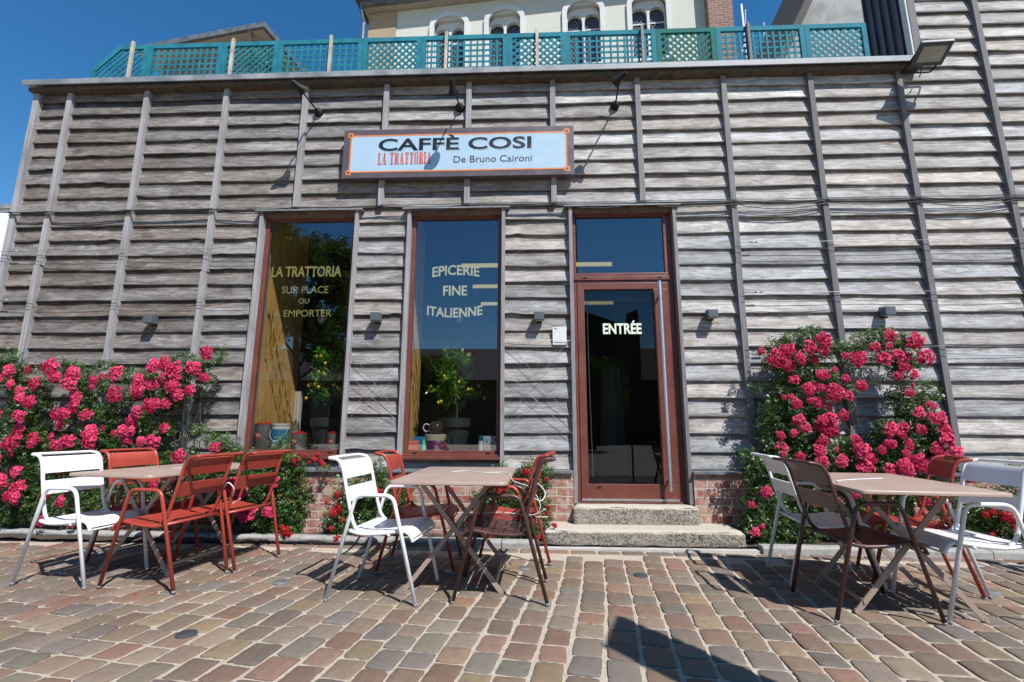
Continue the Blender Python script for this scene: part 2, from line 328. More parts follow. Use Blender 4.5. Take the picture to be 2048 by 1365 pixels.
ROOFM = m_stone('roof_slate', (.07, .065, .06), (.12, .11, .10), (.04, .035, .03), 8); SOFFIT = paint('beige_soffit', (.50, .44, .34), .7)
LEADGLASS = paint('dark_leaded_glass', (.035, .032, .045), .15, .5, 12)
LAMPGLASS = paint('lamp_glass', (.36, .37, .34), .3)

# ------------------------------------------------------------ ground, paving, kerb
mb = MB(); mb.add([(-60, -60, -.034), (60, -60, -.034), (60, 60, -.034), (-60, 60, -.034)], [(0, 1, 2, 3)])
tag(mb.build('ground', MORTAR), kind='structure')
def kerb_y(x):
    P = [(-9, 4.98), (-5.3, 4.80), (-3.58, 4.74), (-.2, 4.60), (1.96, 4.53), (3.58, 4.49), (9, 4.36)]
    for (a, b), (c, d) in zip(P, P[1:]):
        if x <= c: return b+(d-b)*(x-a)/(c-a)
    return P[-1][1]
SET = [(0.219, 0.154, 0.106), (0.241, 0.164, 0.106), (0.244, 0.174, 0.121), (0.231, 0.138, 0.097), (0.207, 0.158, 0.119), (0.268, 0.19, 0.115), (0.182, 0.147, 0.121), (0.253, 0.154, 0.108), (0.207, 0.17, 0.128), (0.231, 0.184, 0.139), (0.19, 0.136, 0.103), (0.275, 0.203, 0.142), (0.196, 0.164, 0.139), (0.248, 0.141, 0.09)]
mb = MB(); th = R(-8.3); ca, sa = math.cos(th), math.sin(th)
def sett(cx, cy, hx, hy, ang, rr):
    K = 28; ring = []; e = rr.uniform(8., 22.); c_, s_ = math.cos(ang), math.sin(ang); ph = rr.uniform(0, 6.28)
    sk = rr.uniform(-.05, .05); z0 = rr.uniform(-.002, .004); tx, ty = rr.uniform(-.018, .018), rr.uniform(-.018, .018)
    for k in range(K):
        t = 2*math.pi*(k+.5)/K; ct, st = math.cos(t), math.sin(t); q = (abs(ct)**e+abs(st)**e)**(-1/e)
        w = 1+.014*math.sin(3*t+ph)+.012*math.sin(9*t+2*ph)+rr.uniform(-.024, .014)-(.06 if rr.random() < .035 else 0); ring.append((hx*q*ct*w+sk*hy*q*st, hy*q*st*w))
    vs = []
    for sc, z in ((1.0, -.03), (.998, -.007), (.985, -.002), (.94, .0), (.42, .001)):
        for (x, y) in ring: vs.append((cx+(x*c_-y*s_)*sc, cy+(x*s_+y*c_)*sc, z0+z+tx*x+ty*y+rr.uniform(-.0009, .0009)))
    vs.append((cx, cy, z0+.002)); fs = []
    for i in range(4):
        for k in range(K): fs.append((i*K+k, i*K+(k+1) % K, (i+1)*K+(k+1) % K, (i+1)*K+k))
    for k in range(K): fs.append((4*K+k, 4*K+(k+1) % K, 5*K))
    base = rr.choice(SET); f = rr.uniform(.66, 1.02); mb.cur = tuple(min(1, c*f*rr.uniform(.96, 1.04)) for c in base); mb.add(vs, fs)
rr = random.Random(3); x = -11.
while x < 11:
    wd = rr.uniform(.150, .174); y = -2.4+rr.uniform(0, .2); dx = 0
    while y < 6.6:
        ln = rr.choice([.16, .175, .19, .2, .21, .225])+rr.uniform(-.01, .01)
        u, v = x+wd/2+.012*math.sin(y*2.1+x*3), y+ln/2
        gx, gy = u*ca-v*sa-.45, u*sa+v*ca
        if gy-ln*.42 > -1.2 and gy+ln/2+.015 < kerb_y(gx)-.122 and -7.2 < gx < 7.4:
            sett(gx, gy, wd/2-.0092, ln/2-.0072, th+rr.uniform(-.02, .02), rr)
        y += ln
    x += wd
x = -7.2
while x < 7.3:   # header course along the kerb
    ln = rr.uniform(.2, .26); xm = x+ln/2; ang = math.atan2(kerb_y(xm+.1)-kerb_y(xm-.1), .2)
    sett(xm, kerb_y(xm)-.07, ln/2-.008, .052, ang, rr); x += ln
pav = mb.build('paving', PAVER, smooth=True); tag(pav, kind='structure')
def mesh_grid_noise(name, x0, x1, y0, y1, nx, ny, z, amp, mat, ymax=None):
    vs = [(x0+(x1-x0)*i/nx, y0+(y1-y0)*j/ny, z+rr.uniform(-amp, amp)) for j in range(ny+1) for i in range(nx+1)]
    m_ = MB(); m_.add(vs, [(j*(nx+1)+i, j*(nx+1)+i+1, (j+1)*(nx+1)+i+1, (j+1)*(nx+1)+i) for j in range(ny) for i in range(nx)]); return m_.build(name, mat, smooth=True)
tag(mesh_grid_noise('paving_joints', -7.4, 7.4, -1.4, 5.0, 150, 70, -.0062, .0012, MORTAR), kind='structure')
tag(mesh_grid_noise('flower_bed_soil', -8, 8, 4.62, 5.02, 160, 8, .028, .012, SOIL), kind='structure')
mb = MB()
def kerb_run(x0, x1, zt):
    x = x0
    while x < x1-.05:
        x2 = min(x1, x+rr.uniform(.9, 1.05)); a, b = x+.004, x2-.004; ya, yb = kerb_y(a), kerb_y(b)
        prof = [(0, -.03), (0, zt-.02), (.006, zt-.007), (.02, zt), (.10, zt), (.11, -.03)]; n = len(prof)
        segs = 5; vs = []
        for i in range(segs+1):
            t = i/segs; X = a+(b-a)*t; Y = ya+(yb-ya)*t
            for d, z in prof: vs.append((X, Y+d+rr.uniform(-.001, .001), z+rr.uniform(-.0012, .0012)))
        fs = [(i*n+k, (i+1)*n+k, (i+1)*n+k+1, i*n+k+1) for i in range(segs) for k in range(n-1)]+[tuple(range(n)), tuple(segs*n+k for k in range(n-1, -1, -1))]
        mb.add(vs, fs); x = x2
kerb_run(-8, .06, .062); kerb_run(2.03, 8, .062)
tag(mb.build('kerb', KERB), kind='structure')
mb = MB(); mb.box((.06, 4.56, -.02), (2.03, 4.70, .016)); tag(mb.build('pavement_edge_strip', paint('white_mortar_strip', (.50, .48, .45), .85, .1)), kind='structure')
for i, (x, y) in enumerate([(-1.84, 2.69), (-1.78, 3.55), (.81, 3.85), (1.65, 3.70), (3.1, 3.6), (-.06, 3.98), (-.62, 3.85)]):
    mb = MB(); mb.lathe([(.052, -.01), (.052, .003), (.048, .006), (.02, .0075), (.002, .008)], n=28)
    o = mb.build('ground_stud', DARKMET if i in (0, 2) else FLASH, smooth=True, sang=40, loc=(x, y, .002))
    tag(o, ['large dark metal stud in the paving at the front left, nearest the photographer', 'metal stud in the paving between the left table and the centre white chair', 'round metal stud in the paving in front of the stone doorstep', 'metal stud in the shade left of the right hand table', 'metal stud in the paving right of the right hand table', 'small metal stud beside the legs of the pair of chairs at the centre table', 'metal stud in the shade under the centre table'][i], 'ground stud', 'round metal studs set in the paving')

# ------------------------------------------------------------ stone steps
def hewn(name, x0, x1, y0, y1, z0, z1, seed, label):
    r2 = random.Random(seed); nx, ny, nz = 60, 10, 8
    import mathutils
    bm_ = __import__('bmesh'); bm = bm_.new(); bm_.ops.create_cube(bm, size=1)
    bm_.ops.subdivide_edges(bm, edges=bm.edges[:], cuts=31, use_grid_fill=True)
    for v in bm.verts:
        v.co = Vector((x0+(x1-x0)*(v.co.x+.5), y0+(y1-y0)*(v.co.y+.5), z0+(z1-z0)*(v.co.z+.5)))
    for v in bm.verts:
        p = v.co; d = mathutils.noise.noise(p*9+Vector((seed, 0, 0)))*.008+mathutils.noise.noise(p*30)*.004
        ex = max(0, 1-(p.x-x0)/.05)+max(0, 1-(x1-p.x)/.05); ez = max(0, 1-(z1-p.z)/.03); ey = max(0, 1-(p.y-y0)/.03)
        v.co += Vector((d, d*1.2 if p.z < z1-.001 else 0, d*.35)); 
        v.co.z -= .012*ez*ey+.02*ez*ex*ex*.5; v.co.y += .012*ez*ey+.018*ex*ey*.5; v.co.x += .02*ez*(max(0, 1-(p.x-x0)/.05)-max(0, 1-(x1-p.x)/.05))
    me = bpy.data.meshes.new(name); bm.to_mesh(me); bm.free(); me.materials.append(STEP); me.polygons.foreach_set('use_smooth', [True]*len(me.polygons))
    o = bpy.data.objects.new(name, me); COL.objects.link(o); tag(o, label, 'stone step', 'stone steps up to the glass door'); return o
hewn('stone_step', .12, 1.95, 4.67, 5.08, -.03, .155, 1, 'wide lower stone step resting on the paving, pale worn top and rough front')
hewn('stone_step', .41, 1.64, 4.93, 5.32, .14, .325, 2, 'narrow upper stone step directly under the brown glass door')

# ------------------------------------------------------------ cafe building
BLD = thing('cafe_building', (0, 5.05, 0), 'cafe building clad in weathered grey waney edge boards with vertical battens and a brick base', 'building')
BO = Vector((0, 5.05, 0))
def bpart(mb, name, mat, parent=BLD, off=BO, **kw):
    mb.v = [(v[0]-off[0], v[1]-off[1], v[2]-off[2]) for v in mb.v]; return mb.build(name, mat, parent, **kw)
HEADW = paint('brown_oak_head', (.16, .08, .04), .7, .4, 14); PITCH = .1835; Z0 = .66; ZTOP = 5.24
OPEN = [(-3.12, -2.0, .74, 3.52), (-1.39, -.31, .74, 3.52), (.445, 1.60, .30, 3.52)]   # x0 x1 z0 z1
BX = [-6.735+i for i in range(1, 16)]; BXL = -6.19
mb = MB()
def board(x0, x1, z, h, seed, tone):
    """one waney board: lower edge at z, height h; lower edge proud of the upper"""
    r2 = random.Random(seed); n = max(3, int((x1-x0)/.045)); ph = [r2.uniform(0, 6.28) for _ in range(5)]; am = r2.uniform(.0008, .0035); bite = r2.uniform(x0, x1) if r2.random() < .22 else None; bd = r2.uniform(.006, .018)
    yl0 = 5.079+r2.uniform(-.006, .006); yu = 5.114
    dz = r2.uniform(-.006, .006); sl = r2.uniform(-.005, .005); vs = []; rows = []
    for i in range(n+1):
        x = x0+(x1-x0)*i/n; e = am*(math.sin(x*3.1+ph[0])+.5*math.sin(x*8+ph[1])+.3*math.sin(x*21+ph[2]))+dz+sl*(x-x0)/max(.1, x1-x0)*2-sl
        if bite: e += bd*math.exp(-((x-bite)/.07)**2)
        yl = yl0+.004*math.sin(x*4+ph[3]); zl = z+e; th_ = .024
        cup = .003*math.sin(x*3+ph[4])
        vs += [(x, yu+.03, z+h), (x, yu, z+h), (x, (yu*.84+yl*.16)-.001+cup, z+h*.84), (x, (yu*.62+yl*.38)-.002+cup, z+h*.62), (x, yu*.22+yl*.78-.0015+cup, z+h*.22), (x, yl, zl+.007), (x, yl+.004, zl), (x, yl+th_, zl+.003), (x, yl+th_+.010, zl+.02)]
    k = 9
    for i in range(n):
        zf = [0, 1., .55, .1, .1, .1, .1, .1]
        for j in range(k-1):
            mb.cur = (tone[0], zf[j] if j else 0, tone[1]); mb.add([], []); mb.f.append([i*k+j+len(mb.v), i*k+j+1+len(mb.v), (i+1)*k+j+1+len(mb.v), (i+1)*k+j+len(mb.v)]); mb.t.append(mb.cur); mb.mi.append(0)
    mb.v.extend(vs)
seams = [BXL]+BX
def spans_at(z, xa, xb):
    out = [(xa, xb)]
    for (ox0, ox1, oz0, oz1) in OPEN:
        if z+PITCH > oz0+.0 and z < oz1+.03:
            nx_ = []
            for a, b in out:
                if ox1 < a or ox0 > b: nx_.append((a, b)); continue
                if ox0-.0 > a: nx_.append((a, ox0))
                if ox1+.0 < b: nx_.append((ox1, b))
            out = nx_
    return out
seed = 100; rt = random.Random(5)
XR = 8.4
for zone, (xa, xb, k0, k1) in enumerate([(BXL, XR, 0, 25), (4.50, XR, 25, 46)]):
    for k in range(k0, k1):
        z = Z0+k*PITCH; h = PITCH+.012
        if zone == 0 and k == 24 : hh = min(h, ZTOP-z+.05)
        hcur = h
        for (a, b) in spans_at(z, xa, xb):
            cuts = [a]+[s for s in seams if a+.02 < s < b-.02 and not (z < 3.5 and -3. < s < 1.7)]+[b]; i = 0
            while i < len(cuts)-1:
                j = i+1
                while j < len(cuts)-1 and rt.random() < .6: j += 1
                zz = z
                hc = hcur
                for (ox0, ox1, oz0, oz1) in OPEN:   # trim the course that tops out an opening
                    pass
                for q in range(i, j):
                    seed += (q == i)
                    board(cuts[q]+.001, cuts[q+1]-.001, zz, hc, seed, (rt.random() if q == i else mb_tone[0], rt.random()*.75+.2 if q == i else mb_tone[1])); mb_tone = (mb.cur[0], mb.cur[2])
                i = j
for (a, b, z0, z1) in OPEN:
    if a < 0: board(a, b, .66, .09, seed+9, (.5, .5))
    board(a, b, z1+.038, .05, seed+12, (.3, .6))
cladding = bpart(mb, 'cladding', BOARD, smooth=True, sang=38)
# core wall behind the boards, round the openings
mb = MB()
xs = [BXL, -3.12, -2.0, -1.39, -.31, .445, 1.60, 8.4]
for i in range(0, 7, 2): mb.box((xs[i]+.002, 5.116, .55), (xs[i+1]-.002, 5.30, 5.235))
for (a, b, z0, z1) in OPEN: mb.box((a-.001, 5.117, 3.56), (b+.001, 5.299, 5.234))
for (a, b, z0, z1) in OPEN[:2]: mb.box((a-.001, 5.117, .55), (b+.001, 5.299, .74))
mb.box((4.52, 5.118, 5.236), (8.39, 5.30, 9.2))
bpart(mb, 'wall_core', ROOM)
# battens, each a part
def batten(x, z0, z1, w=.062, yf=5.04, brk=None, proud=.0):
    segs = [(z0, z1)] if not brk else [(z0, brk-.002), (brk+.002, z1)]
    m_ = MB()
    for q, (a, b) in enumerate(segs):
        n = 6; xo = (.006 if q else -.004) if brk else 0
        for i in range(1):
            m_.box((x-w/2+xo, yf-proud+(.004*q), a), (x+w/2+xo, 5.108, b))
        zz = a+.1
        while zz < b:
            m_.lathe([(.004, 0), (.004, .002)], n=6, m=Matrix.Translation((x+xo, yf-proud+.004*q, zz)) @ Matrix.Rotation(R(90), 4, 'X')); zz += .37
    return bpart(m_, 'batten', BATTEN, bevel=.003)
def clear(x, w=.04): return -3. < x < 1.7
mbx = []
for i, x in enumerate([BXL+.03]+BX):
    if x > 8.2: continue
    top = 5.175 if x < 4.4 else 9.2
    c = clear(x)
    if c: batten(x, 3.60, top)
    else: batten(x, .675, top, .07 if i == 0 else .062, brk=[None, 2.93, None, 2.83, None, None, None, None, None, 2.86, None, 2.86, 3.0, 2.7, None, None][i])
batten(4.53, 5.28, 9.2, .085, 5.035)
# uprights and heads round the openings
for (a, b, z0, z1) in OPEN:
    zb = .66 if a < 0 else .33
    for s, x in ((-1, a), (1, b)):
        m_ = MB(); m_.box((x-.02, 5.035, zb+.002), (x+.02, 5.28, z1+.03)); bpart(m_, 'opening_post', BATTEN, bevel=.003)
    m_ = MB(); m_.box((a+.021, 5.06, z1-.045), (b-.021, 5.112, z1+.028)); bpart(m_, 'opening_head', HEADW, bevel=.002)
    m_ = MB(); m_.box((a-.07, 5.012, z1+.031), (b+.07, 5.12, z1+.036)); m_.box((a-.07, 5.012, z1+.022), (b+.07, 5.017, z1+.030)); bpart(m_, 'drip_flashing', ZINC)
# coping, fascia, gutter line
m_ = MB(); m_.box((BXL-.09, 4.955, 5.262), (4.50, 5.42, 5.30)); m_.box((BXL-.09, 4.95, 5.225), (4.50, 4.962, 5.298)); bpart(m_, 'coping', ZINC, bevel=.004)
m_ = MB(); m_.box((BXL-.03, 4.99, 5.175), (4.49, 5.10, 5.222)); bpart(m_, 'fascia_board', BARK, bevel=.002)
m_ = MB(); m_.box((BXL-.03, 5.42, 5.20), (8.4, 8.3, 5.262)); bpart(m_, 'terrace_roof', ZINC)
# side of the tower with standing seam cladding
SEAM = paint('dark_blue_metal_cladding', (.055, .06, .10), .45, .2)
m_ = MB(); m_.box((4.50, 5.12, 5.27), (4.54, 5.72, 9.2))
for k in range(5): m_.box((4.475, 5.17+k*.125, 5.27), (4.50, 5.19+k*.125, 9.2))
bpart(m_, 'metal_side_cladding', SEAM)
m_ = MB(); m_.box((4.46, 5.035, 5.28), (4.478, 5.11, 9.2)); bpart(m_, 'corner_trim', OLDWHITE)
# brick plinth, quoins beside the door, flashing
m_ = MB(); m_.box((BXL+.0, 5.02, -.03), (.42, 5.29, .648)); m_.box((1.625, 5.02, -.03), (8.4, 5.29, .648))
bpart(m_, 'brick_plinth', BRICK)
m_ = MB()
for (a, b) in ((BXL-.01, .42), (1.622, 8.4)):
    m_.prism([(5.11, .664), (4.985, .652), (4.985, .643), (5.11, .655)], a, b, 'x')
    m_.box((a, 4.983, .63), (b, 4.988, .652))
bpart(m_, 'base_flashing', FLASH)
# side walls and back, floor and ceiling of the shop
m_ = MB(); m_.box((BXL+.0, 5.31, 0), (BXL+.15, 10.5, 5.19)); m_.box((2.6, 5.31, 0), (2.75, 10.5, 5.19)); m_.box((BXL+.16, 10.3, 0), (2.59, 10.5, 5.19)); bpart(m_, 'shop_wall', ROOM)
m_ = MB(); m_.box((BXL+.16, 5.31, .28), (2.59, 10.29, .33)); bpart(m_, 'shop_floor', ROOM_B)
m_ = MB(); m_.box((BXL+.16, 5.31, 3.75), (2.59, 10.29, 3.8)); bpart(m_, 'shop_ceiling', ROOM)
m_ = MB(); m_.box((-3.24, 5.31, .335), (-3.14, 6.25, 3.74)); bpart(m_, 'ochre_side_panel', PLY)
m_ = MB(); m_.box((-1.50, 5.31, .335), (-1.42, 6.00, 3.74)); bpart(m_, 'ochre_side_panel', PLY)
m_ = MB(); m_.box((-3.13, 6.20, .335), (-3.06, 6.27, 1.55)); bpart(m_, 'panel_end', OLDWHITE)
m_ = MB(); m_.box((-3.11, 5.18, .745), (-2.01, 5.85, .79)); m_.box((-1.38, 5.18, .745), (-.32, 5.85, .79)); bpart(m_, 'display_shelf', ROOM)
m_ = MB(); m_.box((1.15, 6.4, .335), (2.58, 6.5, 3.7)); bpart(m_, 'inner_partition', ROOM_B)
# windows
LEN = lambda x0, x1, z0, z1, w=.05: [((x0, z0), (x1, z0+w)), ((x0, z1-w), (x1, z1)), ((x0, z0+w), (x0+w, z1-w)), ((x1-w, z0+w), (x1, z1-w))]
def window(x0, x1, z0, z1, label):
    m_ = MB()
    for (a, b) in LEN(x0, x1, z0, z1, .045): m_.box((a[0]+.0005, 5.115, a[1]+.0005), (b[0]-.0005, 5.175, b[1]-.0005))
    fr = bpart(m_, 'window', FRAME, bevel=.003)
    m_ = MB(); m_.box((x0-.0, 5.02, z0-.045), (x1+.0, 5.113, z0-.012)); m_.box((x0, 5.07, z0-.0118), (x1, 5.113, z0+.004)); bpart(m_, 'sill', FRAME, fr, bevel=.004)
    m_ = MB(); m_.box((x0+.044, 5.14, z0+.044), (x1-.044, 5.146, z1-.044)); bpart(m_, 'pane', GLASS, fr)
    for xx in (x0+.13, x1-.13):
        m_ = MB(); m_.box((xx-.022, 5.110, z0+.014), (xx+.022, 5.1145, z0+.024)); bpart(m_, 'drain_cap', BLACK, fr)
    return fr
w1 = window(-3.099, -2.021, .80, 3.505, '')
w2 = window(-1.369, -.331, .80, 3.505, '')
for s, x0, x1, z0, z1, bd, wp in [('LA TRATTORIA', -3.0, -2.18, 2.785, 2.915, .022, 0), ('SUR PLACE', -2.86, -2.315, 2.59, 2.675, .0, 0), ('OU', -2.65, -2.53, 2.47, 2.53, 0, 0), ('A EMPORTER', -2.93, -2.26, 2.315, 2.395, 0, 0)]:
    text_mesh(s, x0, x1, z0, z1, 5.150, VINYL_D, w1, bold=bd, origin=BO, warp=wp, ext=.0006)
for s, x0, x1, z0, z1, bd, wp in [('EPICERIE', -1.125, -.585, 2.765, 2.885, .024, .025), ('FINE', -.995, -.722, 2.55, 2.665, .024, 0), ('ITALIENNE', -1.17, -.545, 2.325, 2.435, .024, -.03)]:
    text_mesh(s, x0, x1, z0, z1, 5.150, VINYL, w2, bold=bd, origin=BO, warp=wp, ext=.0006)
# transom and door
m_ = MB()
for (a, b) in LEN(.467, 1.529, 2.745, 3.505, .04): m_.box((a[0]+.0005, 5.115, a[1]+.0005), (b[0]-.0005, 5.175, b[1]-.0005))
m_.box((.468, 5.105, 2.70), (1.528, 5.176, 2.744)); tr = bpart(m_, 'transom_window', FRAME, bevel=.003)
m_ = MB(); m_.box((.522, 5.14, 2.784), (1.490, 5.146, 3.466)); bpart(m_, 'pane', GLASS, tr)
for xx in (.60, 1.42):
    m_ = MB(); m_.box((xx-.022, 5.100, 2.722), (xx+.022, 5.1045, 2.732)); bpart(m_, 'drain_cap', BLACK, tr)
m_ = MB(); m_.box((.467, 5.12, .345), (.508, 5.18, 2.698)); m_.box((1.502, 5.12, .345), (1.529, 5.18, 2.698)); m_.box((.509, 5.12, 2.672), (1.501, 5.18, 2.698)); m_.box((.467, 5.09, .326), (1.529, 5.18, .344)); bpart(m_, 'door_frame', FRAME, bevel=.003)
m_ = MB()
for (a, b) in [((.510, .352), (1.500, .515)), ((.510, 2.595), (1.500, 2.67)), ((.510, .5155), (.586, 2.5945)), ((1.345, .5155), (1.500, 2.5945))]: m_.box((a[0], 5.11, a[1]), (b[0], 5.175, b[1]))
door = bpart(m_, 'door', FRAME, bevel=.003)
m_ = MB(); m_.box((.512, 5.092, .352), (1.498, 5.1095, .372)); bpart(m_, 'threshold_strip', STEEL, door)
m_ = MB(); m_.box((.585, 5.14, .514), (1.346, 5.146, 2.596)); bpart(m_, 'pane', GLASS_D, door)
m_ = MB(); m_.tube([(1.395, 5.03, .46), (1.395, 5.03, 2.66)], .019, 18); m_.tube([(1.395, 5.03, .56), (1.395, 5.108, .56)], .010, 10); m_.tube([(1.395, 5.03, 2.50), (1.395, 5.108, 2.50)], .010, 10)
bpart(m_, 'pull_handle', STEEL, door, smooth=True, sang=40)
m_ = MB(); m_.box((.67, 5.104, .480), (.715, 5.1095, .492)); m_.box((1.392, 5.16, .50), (1.41, 5.1095, .54)); m_.tube([(1.36, 5.19, .6), (1.36, 5.19, 2.45)], .008, 10); bpart(m_, 'door_fittings', BLACK, door)
text_mesh('ENTRÉE', .785, 1.205, 2.095, 2.245, 5.137, VINYL_W, door, bold=.03, origin=BO, ext=.0006)

m_ = MB(); m_.box((1.53, 5.12, .33), (1.579, 5.18, 3.5)); bpart(m_, 'door_jamb', FRAME)

# ------------------------------------------------------------ things inside the shop
t = thing('roller_blind', (.96, 5.27, 2.55), 'grey green blind rolled up behind the top of the glass door', 'blind')
m_ = MB(); m_.tube([(-.40, 0, 0), (.40, 0, 0)], .028, 12); m_.build('roll', DARKMET, t, smooth=True); m_ = MB(); m_.box((-.40, -.02, -.05), (.40, -.012, -.0285)); m_.build('bottom_bar', ZINC, t)
m_ = MB(); m_.tube([(-.33, -.02, -.03), (-.325, -.03, -1.0), (-.31, -.02, -1.98)], .0035, 6); m_.build('cord', OLDWHITE, t)
GLOW = m_emit('lit_tube', (1., .86, .32), .34)  # emission added to the yellow beam faces, standing in for light on them
for i, (y, x0, x1) in enumerate([(7.0, -1.07, 1.79), (8.1, -1.03, 2.2), (9.3, -1.01, 1.92)]):
    t = thing('ceiling_lamp', ((x0+x1)/2, y, 3.50), ['nearest of the three lit yellow strip lamps under the shop ceiling', 'middle one of the three lit yellow strip lamps under the shop ceiling', 'lit yellow strip lamp farthest back in the shop, seen through the door glass'][i], 'lamp', 'lit strip lamps under the shop ceiling')
    L2 = (x1-x0)/2
    m_ = MB(); m_.box((-L2, -.05, 0), (L2, .10, .07)); m_.build('housing', FLASH, t)  # plain body of the beam
    m_ = MB(); m_.box((-L2, -.056, .0), (L2, -.051, .065)); m_.build('lit_tube', GLOW, t)
for i, x in enumerate((-2.49, -.835)):
    t = thing('pendant_bulb', (x, 5.42, 2.33), ['bare clear glass bulb hanging behind the left window', 'bare clear glass bulb hanging behind the middle window'][i], 'light bulb', 'bare bulbs hanging behind the windows')
    m_ = MB(); m_.lathe([(.004, -.045), (.028, -.036), (.046, -.01), (.048, .015), (.038, .045), (.02, .075), (.017, .09)], n=20); m_.build('globe', m_glass('bulb_glass', (.9, .88, .8), .18) if i == 0 else bpy.data.materials['bulb_glass'], t, smooth=True)
    m_ = MB(); m_.lathe([(.019, .091), (.019, .12), (.012, .135)], n=14); m_.build('socket', OLDWHITE, t, smooth=True); m_ = MB(); m_.tube([(0, 0, .136), (0, 0, 1.40)], .003, 6); m_.build('cord', BLACK, t)
    m_ = MB(); m_.tube(smooth_path([(0, 0, .085), (.012, 0, .03), (-.012, .005, .0), (.012, -.005, -.01), (0, 0, .08)], 5), .0015, 5); m_.build('filament', ORANGE, t)

def leaf_sprigs(m_, blobs, n, size, depth, rr_, light=0., yc=None, drop=None, leaflets=5):
    """scatter compound leaves through ellipsoid blobs given as (x,z,rx,rz)"""
    area = [b[2]*b[3] for b in blobs]; tot = sum(area); V = []; F = []; T = []
    for b_, a_ in zip(blobs, area):
        for _ in range(max(1, int(n*a_/tot))):
            while True:
                u, v, w = rr_.uniform(-1, 1), rr_.uniform(-1, 1), rr_.uniform(-1, 1)
                q = u*u+v*v+w*w
                if q < 1: break
            k = .6+.4*rr_.random(); s_ = (1.18 if rr_.random() < .12 else 1.)
            P = Vector((b_[0]+u*b_[2]*s_, depth[0]+w*depth[1], b_[1]+v*b_[3]*s_)) if len(b_) == 4 else Vector((b_[0]+u*b_[2], b_[4]+w*b_[5], b_[1]+v*b_[3]))
            d = Vector((rr_.gauss(0, 1), -.75+rr_.gauss(0, .5), rr_.gauss(.15, .7))).normalized()
            nr = Vector((rr_.gauss(0, .6), -1.0+rr_.gauss(0, .4), .9+rr_.gauss(0, .5))); nr = (nr-d*nr.dot(d)).normalized(); sd_ = d.cross(nr)
            tn = rr_.random()**1.3; ye = rr_.random(); L_ = size*rr_.uniform(.75, 1.25)
            for q in range(leaflets):
                if q == 0: o_, ax = P+d*L_*1.0, d
                else:
                    s2 = 1 if q % 2 else -1; o_ = P+d*L_*(.15+.38*((q-1)//2)); ax = (d*.45+sd_*s2).normalized()
                l = L_*rr_.uniform(.55, .75); wv = l*.30; cr = ax.cross(nr).normalized(); bn = nr*wv*.35
                i0 = len(V); V += [o_, o_+ax*l*.5+cr*wv+bn, o_+ax*l, o_+ax*l*.5-cr*wv+bn]; 
                V += [o_+ax*l*.5]; F += [[i0, i0+1, i0+4], [i0+1, i0+2, i0+4], [i0, i0+4, i0+3], [i0+4, i0+2, i0+3]]; c = (min(1, max(0, tn+rr_.uniform(-.15, .15)+light)), ye, 0); T += [c]*4
    b0 = len(m_.v); m_.v += [tuple(p) for p in V]; m_.f += [[i+b0 for i in f] for f in F]; m_.t += T; m_.mi += [m_.mat]*len(F)

def lemon_tree(x, y, pr, tr_, lab1, lab2, seed):
    pz = .79; p = thing('plant_pot', (x, y, pz), lab1, 'pot'); m_ = MB()
    m_.lathe([(pr*.62, 0), (pr*.86, .285), (pr*.86, .30), (pr*.98, .302), (pr*1.0, .40), (pr*.93, .40), (pr*.9, .37), (.01, .37)], n=36); m_.build('pot_body', POT, p, smooth=True, sang=30)
    t = thing('lemon_tree', (x, y, pz+.372), lab2, 'lemon tree'); r2 = random.Random(seed); m_ = MB(); m_.tube(smooth_path([(0, 0, -.01), (.012, .01, .12), (-.004, 0, .24), (.005, 0, .42), (0, 0, .62), (.01, 0, .78)], 4), [.012*(1-.8*i/20) for i in range(21)], 8)
    tips = []
    for k in range(26):
        z = .20+.55*k/26; an = k*2.4; L_ = tr_*(1.05-.62*(z-.2)/.6)*r2.uniform(.7, 1.); e = (math.cos(an)*L_, math.sin(an)*L_*.8, z+r2.uniform(.02, .12)); m_.tube(smooth_path([(0, 0, z), (e[0]*.5, e[1]*.5, z+.05), e], 3), [.004*(1-.1*i) for i in range(7)], 5); tips.append(e)
    m_.build('trunk', BARK, t, smooth=True)
    m_ = MB(); V = []
    for e in tips:
        for _ in range(46):
            f = r2.uniform(.35, 1.1); P = Vector(e)*f+Vector((r2.gauss(0, .025), r2.gauss(0, .025), (1-f)*e[2]*0+r2.gauss(0, .025))); P.z = e[2]+(f-1)*.08+r2.gauss(0, .03)
            d = Vector((e[0], e[1], 0)).normalized()*.6+Vector((r2.gauss(0, .6), r2.gauss(0, .6), r2.gauss(.2, .5))); d.normalize(); l = r2.uniform(.045, .075); nr = Vector((r2.gauss(0, .5), -.4, 1)).normalized(); cr = d.cross(nr).normalized()*l*.19
            m_.cur = (r2.random(), .2, 0); m_.add([P, P+d*l*.5+cr+nr*l*.05, P+d*l, P+d*l*.5-cr+nr*l*.05, P+d*l*.5], [(0, 1, 4), (1, 2, 4), (0, 4, 3), (4, 2, 3)])
    m_.build('foliage', LEAF_C, t)
    for k in range(24):
        e = r2.choice(tips); P = Vector((e[0]*r2.uniform(.7, 1.05), -abs(e[1])*r2.uniform(.3, 1.0)-.02, e[2]+r2.uniform(-.06, .04)))
        m_ = MB(); m_.lathe([(.002, -.021), (.011, -.016), (.0175, 0), (.016, .009), (.008, .018), (.001, .022)], n=12)
        m_.build('lemon', LEMON, t, smooth=True, loc=P)
lemon_tree(-2.42, 5.60, .185, .31, 'dark grey plant pot holding the lemon tree behind the left window', 'small potted lemon tree with yellow fruit behind the left window', 1)
lemon_tree(-.885, 5.60, .205, .34, 'dark grey plant pot holding the lemon tree behind the middle window', 'small potted lemon tree with yellow fruit behind the middle window', 2)

